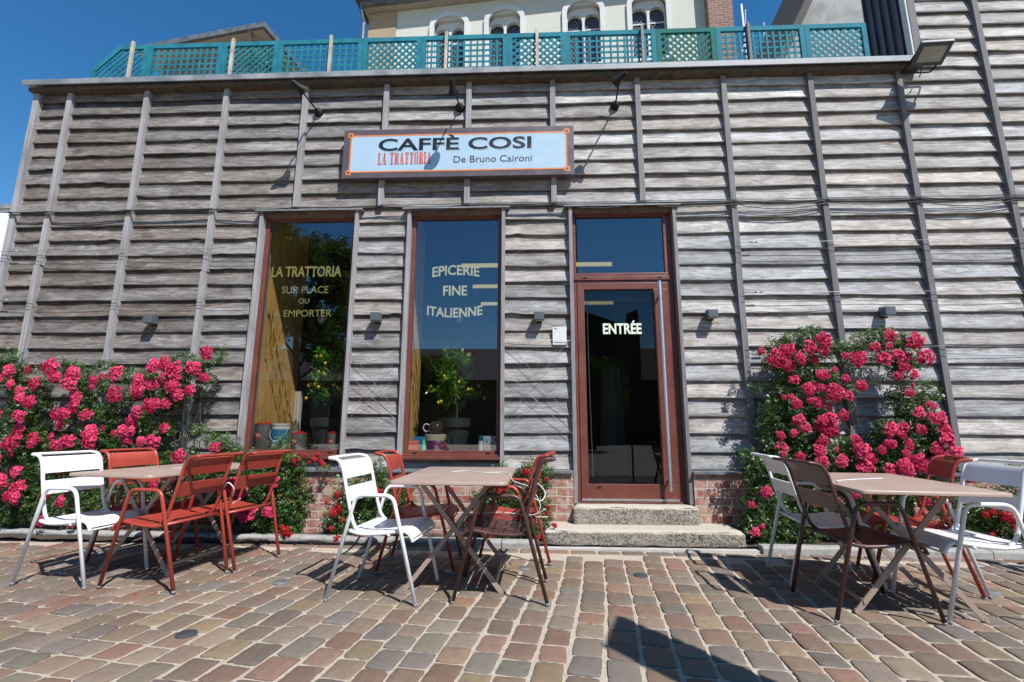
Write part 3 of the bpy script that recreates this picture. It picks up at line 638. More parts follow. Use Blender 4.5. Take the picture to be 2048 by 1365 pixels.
TIN = paint('tin_metal', (.30, .31, .31), .3, .1, 8, .6); REDLID = paint('red_tin_band', (.55, .02, .015), .35, .05); WHITEP = paint('white_plastic', (.75, .75, .74), .4, .03); BLUEP = paint('blue_print', (.03, .25, .48), .4, .08)
def tin(x, y, r_, h, label):
    t = thing('coffee_tin', (x, y, .79), label, 'coffee tin', 'grey and red coffee tins in the left window')
    m_ = MB(); m_.lathe([(r_*.99, .028), (r_, .03), (r_, h-.014), (r_*.97, h-.012)], n=32); m_.build('body', TIN, t, smooth=True, sang=40)
    m_ = MB(); m_.lathe([(r_*1.0, 0), (r_*1.006, .002), (r_*1.006, .028)], n=32); m_.build('base_band', REDLID, t, smooth=True, sang=40)
    m_ = MB(); m_.lathe([(r_*1.01, h-.012), (r_*1.01, h-.004), (r_*.8, h-.001), (r_*.4, h+.012), (.01, h+.014)], n=32); m_.build('lid', REDLID, t, smooth=True, sang=40)
    s_ = r_*.36; an0 = -.15; m_ = MB(); K = 8; vs = []
    for k in range(K+1):
        an = -math.pi/2+an0+(k/K-.5)*2*s_/r_
        for z in (h*.60-s_, h*.60+s_): vs.append((math.cos(an)*r_*1.012, math.sin(an)*r_*1.012, z))
    m_.add(vs, [(2*k, 2*k+2, 2*k+3, 2*k+1) for k in range(K)]); lb = m_.build('label', REDLID, t)
    text_mesh('illy', -s_*.75, s_*.75, h*.60-s_*.55, h*.60+s_*.6, -r_*1.03, WHITEP, lb, bold=.01, ext=.0005)
tin(-2.98, 5.27, .098, .335, 'tallest coffee tin with red lid, in the left corner of the left window')
tin(-2.57, 5.25, .085, .235, 'short coffee tin in front of the pot, between the white bucket and the grey pot')
tin(-2.17, 5.25, .078, .235, 'short coffee tin in the right corner of the left window')
t = thing('plastic_bucket', (-2.79, 5.27, .79), 'white and blue plastic bucket with a wire handle in the left window', 'bucket')
m_ = MB(); m_.lathe([(.083, 0), (.095, .31), (.100, .315), (.100, .33), (.09, .332)], n=32); m_.build('body', WHITEP, t, smooth=True, sang=40)
m_ = MB(); m_.lathe([(.0906, .12), (.0962, .27)], n=32); m_.build('blue_band', BLUEP, t, smooth=True, sang=40)
m_ = MB(); m_.lathe([(.0846, .01), (.0866, .055)], n=32); m_.build('orange_band', ORANGE, t, smooth=True, sang=40)
m_ = MB(); m_.tube(smooth_path([(-.098, -.01, .30), (-.08, -.075, .20), (0, -.105, .14), (.08, -.075, .20), (.098, -.01, .30)], 6), .003, 6); m_.build('handle', WHITEP, t, smooth=True)
text_mesh('NIC', -.045, .045, .062, .10, -.0935, INK, t, bold=.02, ext=.001)
# middle window display
def boxthing(name, x, y, w, d, h, mat, label, cat, rz=0):
    t = thing(name, (x, y, .79), label, cat, rz=rz); m_ = MB(); m_.box((-w/2, -d/2, 0), (w/2, d/2, h)); b_ = m_.build('carton', mat, t, bevel=.002); return t
OR2 = paint('orange_card', (.85, .12, .03), .5, .04); t = boxthing('orange_card', -1.29, 5.19, .155, .02, .155, OR2, 'square orange printed card in the left corner of the middle window', 'card')
text_mesh('■■■■■■■', -.065, .065, .135, .145, -.0112, WHITEP, t, ext=.0004)
m_ = MB(); m_.tube(smooth_path([(-.045, -.0115, .075), (-.02, -.0115, .09), (.0, -.0115, .07), (.03, -.0115, .085), (.05, -.0115, .06), (.04, -.0115, .03)], 5), .002, 5); m_.tube(smooth_path([(-.01, -.0115, .12), (.0, -.0115, .10), (-.02, -.0115, .055), (.015, -.0115, .05)], 5), .0016, 5); m_.build('drawing', WHITEP, t)
boxthing('blue_box', -1.225, 5.26, .13, .05, .195, BLUEP, 'blue carton standing behind the orange card in the middle window', 'box')
t = thing('green_cone', (-1.17, 5.22, .79), 'turquoise green paper cone in the middle window', 'cone'); m_ = MB(); m_.lathe([(.044, 0), (.042, .003), (.012, .165), (.006, .17)], n=24); m_.build('cone_body', paint('turquoise_card', (.05, .55, .38), .5), t, smooth=True, sang=40)
t = thing('large_tin', (-1.06, 5.30, .79), 'large cream and purple tin under the glass teapot in the middle window', 'tin'); m_ = MB(); m_.lathe([(.115, 0), (.117, .005), (.117, .215), (.112, .22)], n=32); m_.build('body', paint('cream_tin', (.50, .46, .33), .4), t, smooth=True, sang=40)
m_ = MB(); m_.lathe([(.1175, .06), (.1175, .155)], n=32); m_.build('purple_band', paint('purple_band', (.12, .02, .09), .4), t, smooth=True, sang=40)
t = thing('glass_teapot', (-1.055, 5.30, 1.011), 'round glass teapot with a white handle on the large tin', 'teapot'); m_ = MB(); m_.lathe([(.05, 0), (.075, .02), (.085, .06), (.075, .105), (.05, .13), (.035, .14), (.01, .145)], n=28); m_.build('pot_body', paint('dark_teapot_glass', (.05, .035, .03), .08), t, smooth=True)
m_ = MB(); m_.tube(smooth_path([(-.08, 0, .10), (-.12, 0, .11), (-.145, 0, .07), (-.12, 0, .03), (-.08, 0, .035)], 5), .008, 8); m_.build('handle', WHITEP, t, smooth=True)
BOT = m_glass('green_bottle_glass', (.55, .75, .5), .10)
t = thing('glass_bottle', (-.90, 5.21, .79), 'empty pale green glass bottle in front of the pot in the middle window', 'bottle'); m_ = MB(); m_.lathe([(.03, 0), (.036, .01), (.034, .06), (.042, .11), (.038, .16), (.016, .215), (.014, .25)], n=24); m_.build('bottle_body', BOT, t, smooth=True)
t = thing('green_flask', (-.545, 5.22, .79), 'white flask with green cap left of the licence plate in the middle window', 'flask'); m_ = MB(); m_.lathe([(.034, .02), (.034, .155)], n=20); m_.build('body', WHITEP, t, smooth=True, sang=40); m_ = MB(); m_.lathe([(.035, .156), (.035, .205), (.03, .208)], n=20); m_.lathe([(.035, 0), (.035, .0195)], n=20); m_.build('cap', TEAL_D, t, smooth=True, sang=40)
t = thing('licence_sign', (-.448, 5.185, .79), 'pale blue licence plate with red diagonal band, right corner of the middle window', 'sign')
m_ = MB(); m_.box((-.07, -.004, 0), (.07, .004, .205)); m_.build('plate', SIGN_BL, t)
m_ = MB(); m_.add([(-.07, -.0052, .01), (-.07, -.0052, .06), (.07, -.0052, .20), (.07, -.0052, .15)], [(0, 3, 2, 1)]); bnd = m_.build('red_band', REDLID, t)
o = text_mesh('LICENCE', -.082, .082, -.014, .014, 0, WHITEP, bnd, bold=.03, ext=.0004); o.location = (0, -.0062, .105); o.rotation_euler = (0, -R(45), 0)
text_mesh('IV', -.05, -.012, .135, .175, -.0056, INK, t, bold=.0, ext=.0004)
t = thing('wine_bottle', (-.41, 5.40, .79), 'dark bottle with a green neck behind the licence plate', 'bottle'); m_ = MB(); m_.lathe([(.036, 0), (.038, .01), (.038, .19), (.016, .24), (.014, .32)], n=20); m_.build('bottle_body', paint('dark_green_glass', (.01, .03, .015), .1), t, smooth=True)
t = thing('white_drape', (1.02, 6.1, .335), 'white draped column standing in the dark shop behind the door', 'drape')
vs = []; K = 40
for z, s_ in ((0, 1.), (.6, .9), (1.2, .75), (1.5, .68)):
    for k in range(K): an = 2*math.pi*k/K; r_ = .17*s_*(1+.08*math.sin(an*7)); vs.append((r_*math.cos(an), r_*math.sin(an), z))
m_ = MB(); m_.add(vs, [(i*K+k, i*K+(k+1) % K, (i+1)*K+(k+1) % K, (i+1)*K+k) for i in range(3) for k in range(K)]+[tuple(3*K+k for k in range(K))]); m_.build('cloth', paint('grey_cloth', (.30, .31, .32), .9), t, smooth=True)

# ------------------------------------------------------------ sign over the windows
YS = 4.98
sg = thing('shop_sign', (-.845, YS, 3.91), 'long shop sign reading CAFFÈ COSI with pale blue panel, orange line and dark grey border', 'sign')
m_ = MB(); m_.box((-1.343, 0, 0), (1.343, .075, .615)); m_.build('board', SIGN_BD, sg, bevel=.004)
m_ = MB(); m_.box((-1.245, -.0015, .085), (1.245, .0005, .525)); m_.build('pale_panel', SIGN_BL, sg)
m_ = MB()
for (a, b) in LEN(-1.262, 1.262, .068, .542, .017): m_.box((a[0], -.0026, a[1]), (b[0], .0004, b[1]))
for sx_ in (-1, 1):
    for sz in (.068, .542):
        cx, cz = sx_*1.262, sz; cx += -sx_*.0; s2 = .030
        for (a, b) in LEN(cx-s2, cx+s2, cz-s2, cz+s2, .015): m_.box((a[0], -.0036, a[1]), (b[0], .0006, b[1]))
m_.build('orange_line', ORANGE, sg)
for sx_ in (-1, 1):
    for sz in (.068, .542):
        m_ = MB(); m_.box((sx_*1.262-.0145, -.0042, sz-.0145), (sx_*1.262+.0145, .0002, sz+.0145)); m_.build('corner_square', SIGN_BD, sg)
text_mesh('CAFFÈ', -.925+.012, .018+.012, .335-.012, .530-.012, -.0025, SHADEINK, sg, bold=.020, ext=.0004)
text_mesh('COSI', .125+.012, .855+.012, .335-.012, .487-.012, -.0025, SHADEINK, sg, bold=.020, ext=.0004)
text_mesh('CAFFÈ', -.925, .018, .335, .530, -.004, INK, sg, bold=.020, ext=.0004)
text_mesh('COSI', .125, .855, .335, .487, -.004, INK, sg, bold=.020, ext=.0004)
text_mesh('De Bruno Caironi', -.04, .86, .172, .255, -.004, GREYINK, sg, bold=.0, ext=.0004)
# LA TRATTORIA in narrow slab serif strokes
m_ = MB(); x = -.925; H = .145; zb = .165; yf = -.0045
def q_(pts): m_.prism(pts, yf, yf+.0006)
def vs_(x0, w=.017): q_([(x0, zb), (x0+w, zb), (x0+w, zb+H), (x0, zb+H)])
def sf(x0, x1, z, h=.005): q_([(x0, z), (x1, z), (x1, z+h), (x0, z+h)])
for ch in 'LA TRATTORIA':
    wd = {'L': .040, 'A': .050, 'T': .044, 'R': .046, 'O': .042, 'I': .022, ' ': .018}[ch]
    if ch == 'L': vs_(x+.006); sf(x, x+wd, zb); sf(x, x+.028, zb+H-.005); q_([(x+wd-.006, zb), (x+wd, zb), (x+wd, zb+.04), (x+wd-.004, zb+.04)])
    if ch == 'I': vs_(x+.003); sf(x-.001, x+wd, zb); sf(x-.001, x+wd, zb+H-.005)
    if ch == 'T': vs_(x+wd/2-.0085); sf(x, x+wd, zb+H-.006, .006); sf(x+wd/2-.014, x+wd/2+.014, zb); q_([(x, zb+H-.035), (x+.004, zb+H-.035), (x+.005, zb+H), (x, zb+H)]); q_([(x+wd-.005, zb+H), (x+wd-.004, zb+H-.035), (x+wd, zb+H-.035), (x+wd, zb+H)])
    if ch == 'A':
        q_([(x+.004, zb), (x+.010, zb), (x+wd/2+.001, zb+H-.02), (x+wd/2-.004, zb+H)]); q_([(x+wd-.021, zb), (x+wd-.004, zb), (x+wd/2+.004, zb+H), (x+wd/2-.006, zb+H)]); sf(x, x+.016, zb); sf(x+wd-.026, x+wd, zb); sf(x+.012, x+wd-.016, zb+.045, .004)
    if ch == 'R':
        vs_(x+.004); sf(x-.001, x+.026, zb); sf(x-.001, x+wd*.6, zb+H-.005); sf(x+.01, x+wd*.6, zb+H*.48); q_([(x+wd-.018, zb+H*.55), (x+wd-.004, zb+H*.58), (x+wd-.004, zb+H*.92), (x+wd-.018, zb+H*.97)]); q_([(x+wd-.024, zb+H*.5), (x+wd-.010, zb+H*.5), (x+wd+.001, zb), (x+wd-.015, zb)])
    if ch == 'O': q_([(x, zb+.02), (x+.006, zb+.004), (x+.014, zb+.01), (x+.014, zb+H-.01), (x+.006, zb+H-.004), (x, zb+H-.02)]); q_([(x+wd-.014, zb+.01), (x+wd-.006, zb+.004), (x+wd, zb+.02), (x+wd, zb+H-.02), (x+wd-.006, zb+H-.004), (x+wd-.014, zb+H-.01)]); sf(x+.006, x+wd-.006, zb); sf(x+.006, x+wd-.006, zb+H-.005)
    x += wd+.0105
sc_ = .625/(x+.925-.0105); m_.v = [(-.925+(v[0]+.925)*sc_, v[1], v[2]) for v in m_.v]
m_.build('lettering', REDINK, sg)

# ------------------------------------------------------------ arm lamps lighting the sign
def arm_lamp(bx, bz, head, aim, label):
    t = thing('sign_lamp', (bx, 5.07, bz), label, 'lamp', 'black arm lamps above the shop sign')
    m_ = MB(); rot = Matrix.Rotation(R(90), 4, 'X'); m_.lathe([(.052, -.03), (.052, .012), (.045, .02), (.02, .045), (.001, .046)], n=24, m=rot); m_.build('wall_plate', BLACK, t, smooth=True, sang=40)
    h = Vector(head)-Vector((bx, 5.07, bz)); m_ = MB(); m_.tube([(0, -.04, 0), tuple(h)], .0095, 10); m_.build('arm', BLACK, t, smooth=True)
    q = Vector(aim).normalized().to_track_quat('Z', 'X').to_matrix().to_4x4(); q.translation = h
    m_ = MB(); m_.lathe([(.001, -.085), (.022, -.08), (.03, -.05), (.034, 0), (.06, .055), (.062, .075), (.055, .076), (.03, .01), (.001, .0)], n=24, m=q); m_.tube([tuple(h+Vector((0, 0, -.02))), tuple(h+Vector(aim).normalized()*-.04)], .014, 8); m_.build('lamp_head', BLACK, t, smooth=True, sang=50)
arm_lamp(-2.57, 4.84, (-2.57, 4.58, 4.80), (.62, .65, -.35), 'black arm lamp above the left end of the sign, its head turned to the left')
arm_lamp(-.845, 4.86, (-.845, 4.58, 4.74), (.05, .75, -.75), 'black arm lamp above the middle of the sign, its shadow falling on the lettering')
arm_lamp(1.00, 4.835, (.965, 4.58, 4.80), (-.75, .55, -.35), 'black arm lamp right of the sign, its head pointing left at the sign')

# ------------------------------------------------------------ small wall lights
BOXGREY = paint('grey_box_metal', (.10, .115, .125), .4, .08)
for x, z, nm in [(-4.26, 2.262, 'square grey wall light above the left rose bushes, leftmost of the five'), (-1.70, 2.275, 'square grey wall light on the boards between the two tall windows'), (.085, 2.27, 'square grey wall light between the middle window and the glass door'), (1.925, 2.285, 'square grey wall light on the boards just right of the glass door'), (3.745, 2.30, 'square grey wall light above the right climbing rose')]:
    t = thing('wall_light', (x, 5.07, z), nm, 'wall light', 'square grey wall lights in a row'); z0 = 0
    m_ = MB(); m_.box((-.052, -.10, -.045), (.052, .0, .045)); m_.build('housing', BOXGREY, t, bevel=.004)
    m_ = MB(); m_.box((-.04, -.088, -.048), (.04, -.012, -.0455)); m_.build('lens', LAMPGLASS, t); m_ = MB(); m_.box((-.035, -.001, -.06), (.035, .02, .06)); m_.build('mounting_plate', BLACK, t)
t = thing('notice_plate', (.305, 5.062, 1.965), 'small white square notice plate left of the glass door', 'plate'); m_ = MB(); m_.box((-.075, -.006, 0), (.075, .004, .195)); m_.build('plate', WHITEP, t, bevel=.002); m_ = MB()
m_.box((-.055, -.0075, .172), (-.03, -.0062, .182)); [m_.box((-.05, -.0072, .02+.0), (.05, -.0062, .0225)) for _ in (0,)]; m_.build('print', GREYINK, t)
# floodlight at the right end of the roof edge
t = thing('floodlight', (4.44, 5.03, 5.16), 'grey LED floodlight tilted down at the right end of the roof edge', 'floodlight')
q = Matrix.Rotation(R(-22), 4, 'X') @ Matrix.Rotation(R(12), 4, 'Y') @ Matrix.Rotation(R(-8), 4, 'Z'); q.translation = Vector((.0, -.24, .02))
m_ = MB(); m_.box((-.15, -.13, -.022), (.15, .13, .018), q)
for k in range(6): m_.box((-.13+k*.05, -.12, .018), (-.125+k*.05, .12, .034), q)
m_.build('housing', DARKMET, t, bevel=.006); m_ = MB(); m_.box((-.11, -.085, -.0255), (.11, .085, -.0225), q); m_.build('lens', LAMPGLASS, t)
m_ = MB(); m_.tube(round_path([(-.16, -.22, .02), (-.16, -.06, -.03), (-.16, -.005, -.03), (.16, -.005, -.03), (.16, -.06, -.03), (.16, -.22, .02)], .02), .010, 8); m_.tube(smooth_path([(0, -.1, -.03), (.02, -.03, -.10), (.06, .02, -.06)], 5), .006, 6); m_.build('bracket', BLACK, t, smooth=True)

# ------------------------------------------------------------ cables and trellis wires on the wall
def sag(xs_, z, s_, y=5.03, zr=.0): 
    out = []
    for a, b in zip(xs_, xs_[1:]):
        for k in range(6): u = k/6; out.append((a+(b-a)*u, y-.004*math.sin(u*3.14), z-s_*4*u*(1-u)*(1+zr*math.sin(a*3.1))))
    out.append((xs_[-1], y, z)); return out
CABLE = paint('black_cable', (.02, .02, .022), .5); WIRE = paint('galvanised_wire', (.42, .42, .42), .35, .1, 8, .7)
pts = [BXL]+BX[:11]
t = thing('cable_bundle', (0, 5.03, 3.6), 'black cables strung along the whole front just above the windows', 'cable')
for z, s_, r_, x0, x1 in [(3.585, .02, .006, 0, 15), (3.57, .035, .005, 0, 15), (3.545, .012, .0045, 0, 4), (3.54, .045, .005, 8, 15), (3.60, .006, .004, 5, 15)]:
    m_ = MB(); xx = ([BXL]+BX)[x0:x1]; m_.tube([(p[0], p[1]-5.03-.004, p[2]-3.6) for p in sag(xx, z, s_, 5.03, .7)], r_, 6); m_.build('cable', CABLE, t, smooth=True)
m_ = MB()
for x in [BXL]+BX[:11]: m_.box((x-.045, -.012, -.045), (x-.0, .0, -.035)) if False else m_.tube([(x-.034, -.002, -.02), (x-.034, -.016, -.03), (x+.034, -.016, -.03), (x+.034, -.002, -.02)], .004, 5)
m_.build('cable_clip', CABLE, t)
for side, (xa, zz) in enumerate([(([BXL]+BX[:3]+[-3.12]), 0), (BX[7:8]+BX[8:15], 0)]):
    for lv, z in enumerate((3.09, 2.52, 1.93) if side else (3.09, 2.50)):
        xs2 = [x for x in xa if x > 1.9 or not side]
        t = thing('trellis_wire', (0, 5.03, z), ['steel climbing wire and black tie line left of the windows', 'steel climbing wire and black tie line right of the door'][side]+[', the upper one', ', at wall light height' if not side else ', the middle one', ', lowest one'][lv], 'wire', 'climbing wires across the boards')
        m_ = MB(); m_.tube([(p[0], -.012, p[2]-z) for p in sag(xs2, z, .006)], .0028, 5)
        m_.lathe([(.008, 0), (.008, .09)], n=6, m=Matrix.Translation((xs2[0]+.12, -.012, 0)) @ Matrix.Rotation(R(90), 4, 'Y')); m_.build('wire', WIRE, t, smooth=True)
        m_ = MB(); m_.tube([(p[0], -.008, p[2]-z-.075) for p in sag(xs2, z, .03)], .0026, 5); m_.build('tie_line', CABLE, t, smooth=True)
def cross_wire(x0, x1, z0, z1, label):
    t = thing('cross_wires', ((x0+x1)/2, 5.045, (z0+z1)/2), label, 'wire'); w, h = (x1-x0)/2, (z1-z0)/2
    m_ = MB()
    for (a, b) in (((-w, h), (w, -h)), ((-w, -h), (w, h)), ((-w, h*.2), (w, -h*1.3)), ((-w, -h*1.2), (w, h*.3)), ((-w, h), (w, h*.9))): m_.tube([(a[0], 0, a[1]), ((a[0]+b[0])/2, -.004, (a[1]+b[1])/2-.004), (b[0], 0, b[1])], .0022, 5)
    m_.build('wire', WIRE, t)
cross_wire(-1.935, -1.435, 1.25, 1.85, 'thin crossed steel wires on the boards between the two tall windows'); cross_wire(-.29, .43, 1.15, 2.05, 'thin crossed steel wires on the boards between middle window and door')

# ------------------------------------------------------------ roof terrace trellis
TB, TT = 5.315, 6.075
def strip(m_, a, b, y, w=.018, t=.007): m_.bar((a[0], y, a[1]), (b[0], y, b[1]), t, w, Vector((b[1]-a[1], 0, -(b[0]-a[0])))) if False else strip2(m_, a, b, y, w, t)
def strip2(m_, a, b, y, w, t):
    d = Vector((b[0]-a[0], 0, b[1]-a[1])); n_ = Vector((-d.z, 0, d.x)).normalized()*w/2; y0, y1 = y-t/2, y+t/2
    P = [Vector((a[0], 0, a[1]))+n_, Vector((a[0], 0, a[1]))-n_, Vector((b[0], 0, b[1]))-n_, Vector((b[0], 0, b[1]))+n_]
    m_.prism([(p.x, p.z) for p in P], y0, y1)
def clip_seg(p, d, poly):
    t0, t1 = -1e9, 1e9; n = len(poly)
    for i in range(n):
        a, b = poly[i], poly[(i+1) % n]; nx_, nz_ = -(b[1]-a[1]), b[0]-a[0]   # inside for ccw
        den = nx_*d[0]+nz_*d[1]; num = nx_*(p[0]-a[0])+nz_*(p[1]-a[1])
        if abs(den) < 1e-9:
            if num < 0: return None
        else:
            t_ = -num/den
            if den > 0: t0 = max(t0, t_)
            else: t1 = min(t1, t_)
    return ((p[0]+d[0]*t0, p[1]+d[1]*t0), (p[0]+d[0]*t1, p[1]+d[1]*t1)) if t1-t0 > .02 else None
TF = thing('trellis_fence', (0, 5.32, TB), 'teal wooden trellis fence with alternating grid and diagonal panels along the roof terrace', 'fence')
def trellis(x0, x1, style, mat, label, clip=False):
    t = bpy.data.objects.new('trellis_panel', None); COL.objects.link(t); t.parent = TF; t.location = (x0, 0, 0); w, h = x1-x0, TT-TB
    if mat is TEAL_D: t['label'] = 'darker green trellis panel'
    if clip: poly = [(0, 0), (w, 0), (w, h), (.34, h), (0, h-.36)]
    else: poly = [(0, 0), (w, 0), (w, h), (0, h)]
    m_ = MB(); n = len(poly); fw = .06
    ins = []
    for i in range(n):
        a, b, c = Vector(poly[i-1]), Vector(poly[i]), Vector(poly[(i+1) % n]); n1 = Vector((-(b-a).y, (b-a).x)).normalized(); n2 = Vector((-(c-b).y, (c-b).x)).normalized(); k = (n1+n2)/(1+n1.dot(n2)); ins.append(b+k*fw)
    for i in range(n):
        j = (i+1) % n; m_.prism([poly[i], poly[j], tuple(ins[j]), tuple(ins[i])], -.018, .018)
    m_.build('frame', mat, t)
    m_ = MB(); pin = [tuple(p) for p in ins]; c = (w/2, h/2)
    if style == 'sq':
        k = 0; s_ = .088; nx_ = int((w-.1)/s_)
        for k in range(1, nx_+1):
            X = .05+(w-.1)*k/(nx_+1); sg_ = clip_seg((X, h/2), (0, 1), pin); sg_ and strip2(m_, *sg_, -.004, .025, .007)
        nz_ = int((h-.1)/s_)
        for k in range(1, nz_+1):
            Z = .05+(h-.1)*k/(nz_+1); sg_ = clip_seg((w/2, Z), (1, 0), pin); sg_ and strip2(m_, *sg_, .004, .025, .007)
    else:
        for sgn, y in ((1, -.004), (-1, .004)):
            for k in range(-14, 15):
                sg_ = clip_seg((c[0]+k*.094, c[1]), (1, sgn), pin); sg_ and strip2(m_, *sg_, y, .026, .007)
    m_.build('lattice', mat, t)
    return t
xb = [-5.80, -5.05, -4.04, -3.286, -2.17, -1.404, -.288, .45, 1.597, 2.338, 3.434, 4.19]
lab = ['teal trellis panel with a cut off top corner at the far left end', 'teal square grid trellis panel second from the left end', 'teal diagonal trellis panel with the yellow green shrub behind it', 'teal square grid trellis panel right of the yellow green shrub', 'teal diagonal trellis panel below the left corner of the pale house', 'teal square grid trellis panel in front of the two left leaded windows', 'narrow teal diagonal trellis panel in front of the second leaded window', 'teal square grid trellis panel in front of the two right leaded windows', 'darker green diagonal trellis panel, the only green one, by the brown brick pier', 'teal square grid trellis panel against the blue sky on the right', 'last teal diagonal trellis panel, half in the shade of the tower']
for i in range(11): trellis(xb[i]+.002, xb[i+1]-.002, 'sq' if i % 2 else 'dg', TEAL_D if i == 8 else TEAL, lab[i], clip=(i == 0))
for i, x in enumerate([-5.25, -3.89, -2.583, -1.076, .088, 1.417, 2.732]):
    mb = MB(); mb.box((x-.018, 5.262, 5.305), (x+.018, 5.298, 6.10)); mb.v = [(v[0], v[1]-5.32, v[2]-TB) for v in mb.v]; o = mb.build('stake', STAKE if i < 5 else BATTEN, TF, bevel=.003); 0 and tag(o, 'pale wooden stake in front of the trellis, '+['at the cut off left end panel', 'left of the yellow green shrub', 'below the gap between the two roofs', 'under the first leaded window', 'left of the third leaded window', 'left edge of the green panel', 'against the blue sky on the right'][i], 'stake', 'wooden stakes holding the trellis')
# terrace shrub
def shrub(name, loc, blobs, n, label, mat, seed, size=.05):
    t = thing(name, loc, label, 'shrub'); m_ = MB(); leaf_sprigs(m_, [(b[0]-loc[0], b[1]-loc[2], b[2], b[3]) for b in blobs], n, size, (0, .2), random.Random(seed)); m_.build('foliage', mat, t)
    m_ = MB(); [m_.tube([(0, 0, 0), ((b[0]-loc[0])*.8, 0, b[1]-loc[2])], .012, 6) for b in blobs]; m_.build('stem', STEM, t)
shrub('terrace_shrub', (-3.9, 6.0, 5.30), [(-4.0, 6.35, .20, .22), (-3.65, 6.28, .2, .16), (-3.8, 5.9, .3, .35)], 520, 'yellow green shrub on the terrace behind the trellis', LEAF_L, 4, .07)
shrub('terrace_shrub', (-4.9, 6.2, 5.30), [(-4.75, 6.12, .3, .1), (-4.3, 6.1, .25, .12)], 120, 'low green plants on the terrace at the left end', LEAF_L, 5, .06)
# aerial poles
for x, y, h, lb in ((6.15, 13., 14.0, 'taller pale aerial pole with a hook against the sky'), (6.95, 13.5, 14.6, 'pale aerial pole beside the grey gable edge')):
    t = thing('aerial_pole', (x, y, 5.3), lb, 'aerial pole'); m_ = MB(); m_.tube([(0, 0, 0), (-.1, 0, h-5.3)], .03, 8); m_.build('pole', OLDWHITE, t, smooth=True); m_ = MB(); m_.tube(smooth_path([(.0, 0, 7.1), (.25, 0, 7.0), (.45, 0, 7.5), (.55, 0, 8.6)], 4), .022, 6); m_.build('hook', OLDWHITE, t)

# ------------------------------------------------------------ houses behind
ang = R(-5.2); H = thing('leaded_window_house', (-4.75, 11.95, 0), 'pale rendered house with leaded double lancet windows behind the terrace', 'house', rz=ang)
def hp(mb, name, mat, parent=H, **kw): return mb.build(name, mat, parent, **kw)
WN = [2.45, 4.05, 6.25, 8.0]   # window centres along the wall
WB, WT, WW = 10.7, 12.72, 1.16
m_ = MB(); edges = [.85]+[v for c in WN for v in (c-WW/2+.1, c+WW/2-.1)]+[9.45]
for i in range(0, len(edges), 2): m_.box((edges[i], 0, 2), (edges[i+1], .4, 13.11))
for c in WN: m_.box((c-WW/2+.1, 0, 2), (c+WW/2-.1, .4, WB)); m_.box((c-WW/2+.1, 0, WT-.1), (c+WW/2-.1, .4, 13.11))
m_.box((.0, .4, 2), (10.2, 7, 13.11)); m_.box((.02, .30, 11.05), (.85, .38, 11.1)) ; hp(m_, 'wall', CREAM)
m_ = MB(); m_.box((0, -.03, 2), (.85, .395, 13.1)); hp(m_, 'corner_pier', BRICK_Y)
m_ = MB(); m_.box((9.45, -.28, 2), (10.05, .395, 14.2)); hp(m_, 'corner_pier', BRICK_R)
def arch(cx, w, z0, zs, k=10): return [(cx+w/2, z0), (cx+w/2, zs)]+[(cx+w/2*math.cos(a), zs+w/2*math.sin(a)) for a in [math.pi*j/k for j in range(1, k)]]+[(cx-w/2, zs), (cx-w/2, z0)]
for c in WN:
    outer = [(c+WW/2, WB-.05), (c+WW/2, WT-.28)]+[(c+WW/2*math.cos(a), WT-.28+.42*math.sin(a)) for a in [math.pi*j/14 for j in range(1, 14)]]+[(c-WW/2, WT-.28), (c-WW/2, WB-.05)]
    inner = [(c+WW/2-.13, WB+.05), (c+WW/2-.13, WT-.32)]+[(c+(WW/2-.13)*math.cos(a), WT-.32+.32*math.sin(a)) for a in [math.pi*j/14 for j in range(1, 14)]]+[(c-WW/2+.13, WT-.32), (c-WW/2+.13, WB+.05)]
    f_ = plate(outer, [inner], -.06, .10, 'window', OLDWHITE, H)
    plate([(x*.999+c*.001, z) for x, z in inner], [arch(c-.235, .40, WB+.1, WT-.50), arch(c+.235, .40, WB+.1, WT-.50)], .10, .10, 'lancet_frame', OLDWHITE, f_)
    for s in (-1, 1):
        m_ = MB(); m_.box((c+s*.235-.215, .215, WB+.06), (c+s*.235+.215, .23, WT-.27)); m_.build('pane', LEADGLASS, f_)
        m_ = MB(); 
        pl = [(c+s*.235-.20, WB+.1), (c+s*.235+.20, WB+.1), (c+s*.235+.20, WT-.31), (c+s*.235-.20, WT-.31)]
        for sg_ in (1.6, -1.6):
            for k in range(-14, 15):
                g_ = clip_seg((c+s*.235+k*.10, (WB+WT)/2), (1, sg_), pl); g_ and strip2(m_, *g_, .209, .008, .006)
        m_.build('lead_lattice', ZINC, f_)
        m_ = MB(); m_.box((c+s*.235-.2, .19, WT-.74), (c+s*.235+.2, .205, WT-.70)); m_.build('glazing_bar', OLDWHITE, f_)
m_ = MB(); m_.box((-.10, -.20, 13.12), (10.3, 7.2, 13.2)); hp(m_, 'soffit', SOFFIT)
m_ = MB(); m_.box((-.16, -.32, 13.14), (10.4, -.205, 13.28)); m_.tube([(-.12, -.28, 13.14), (-.12, -.22, 12.95), (-.10, -.12, 12.7), (-.1, -.12, 2)], .05, 8); hp(m_, 'gutter', FLASH)
m_ = MB(); m_.prism([(-.44, 13.29), (7.3, 13.29), (3.4, 15.2)], -.3, 9.4, 'x'); hp(m_, 'roof', ROOFM)
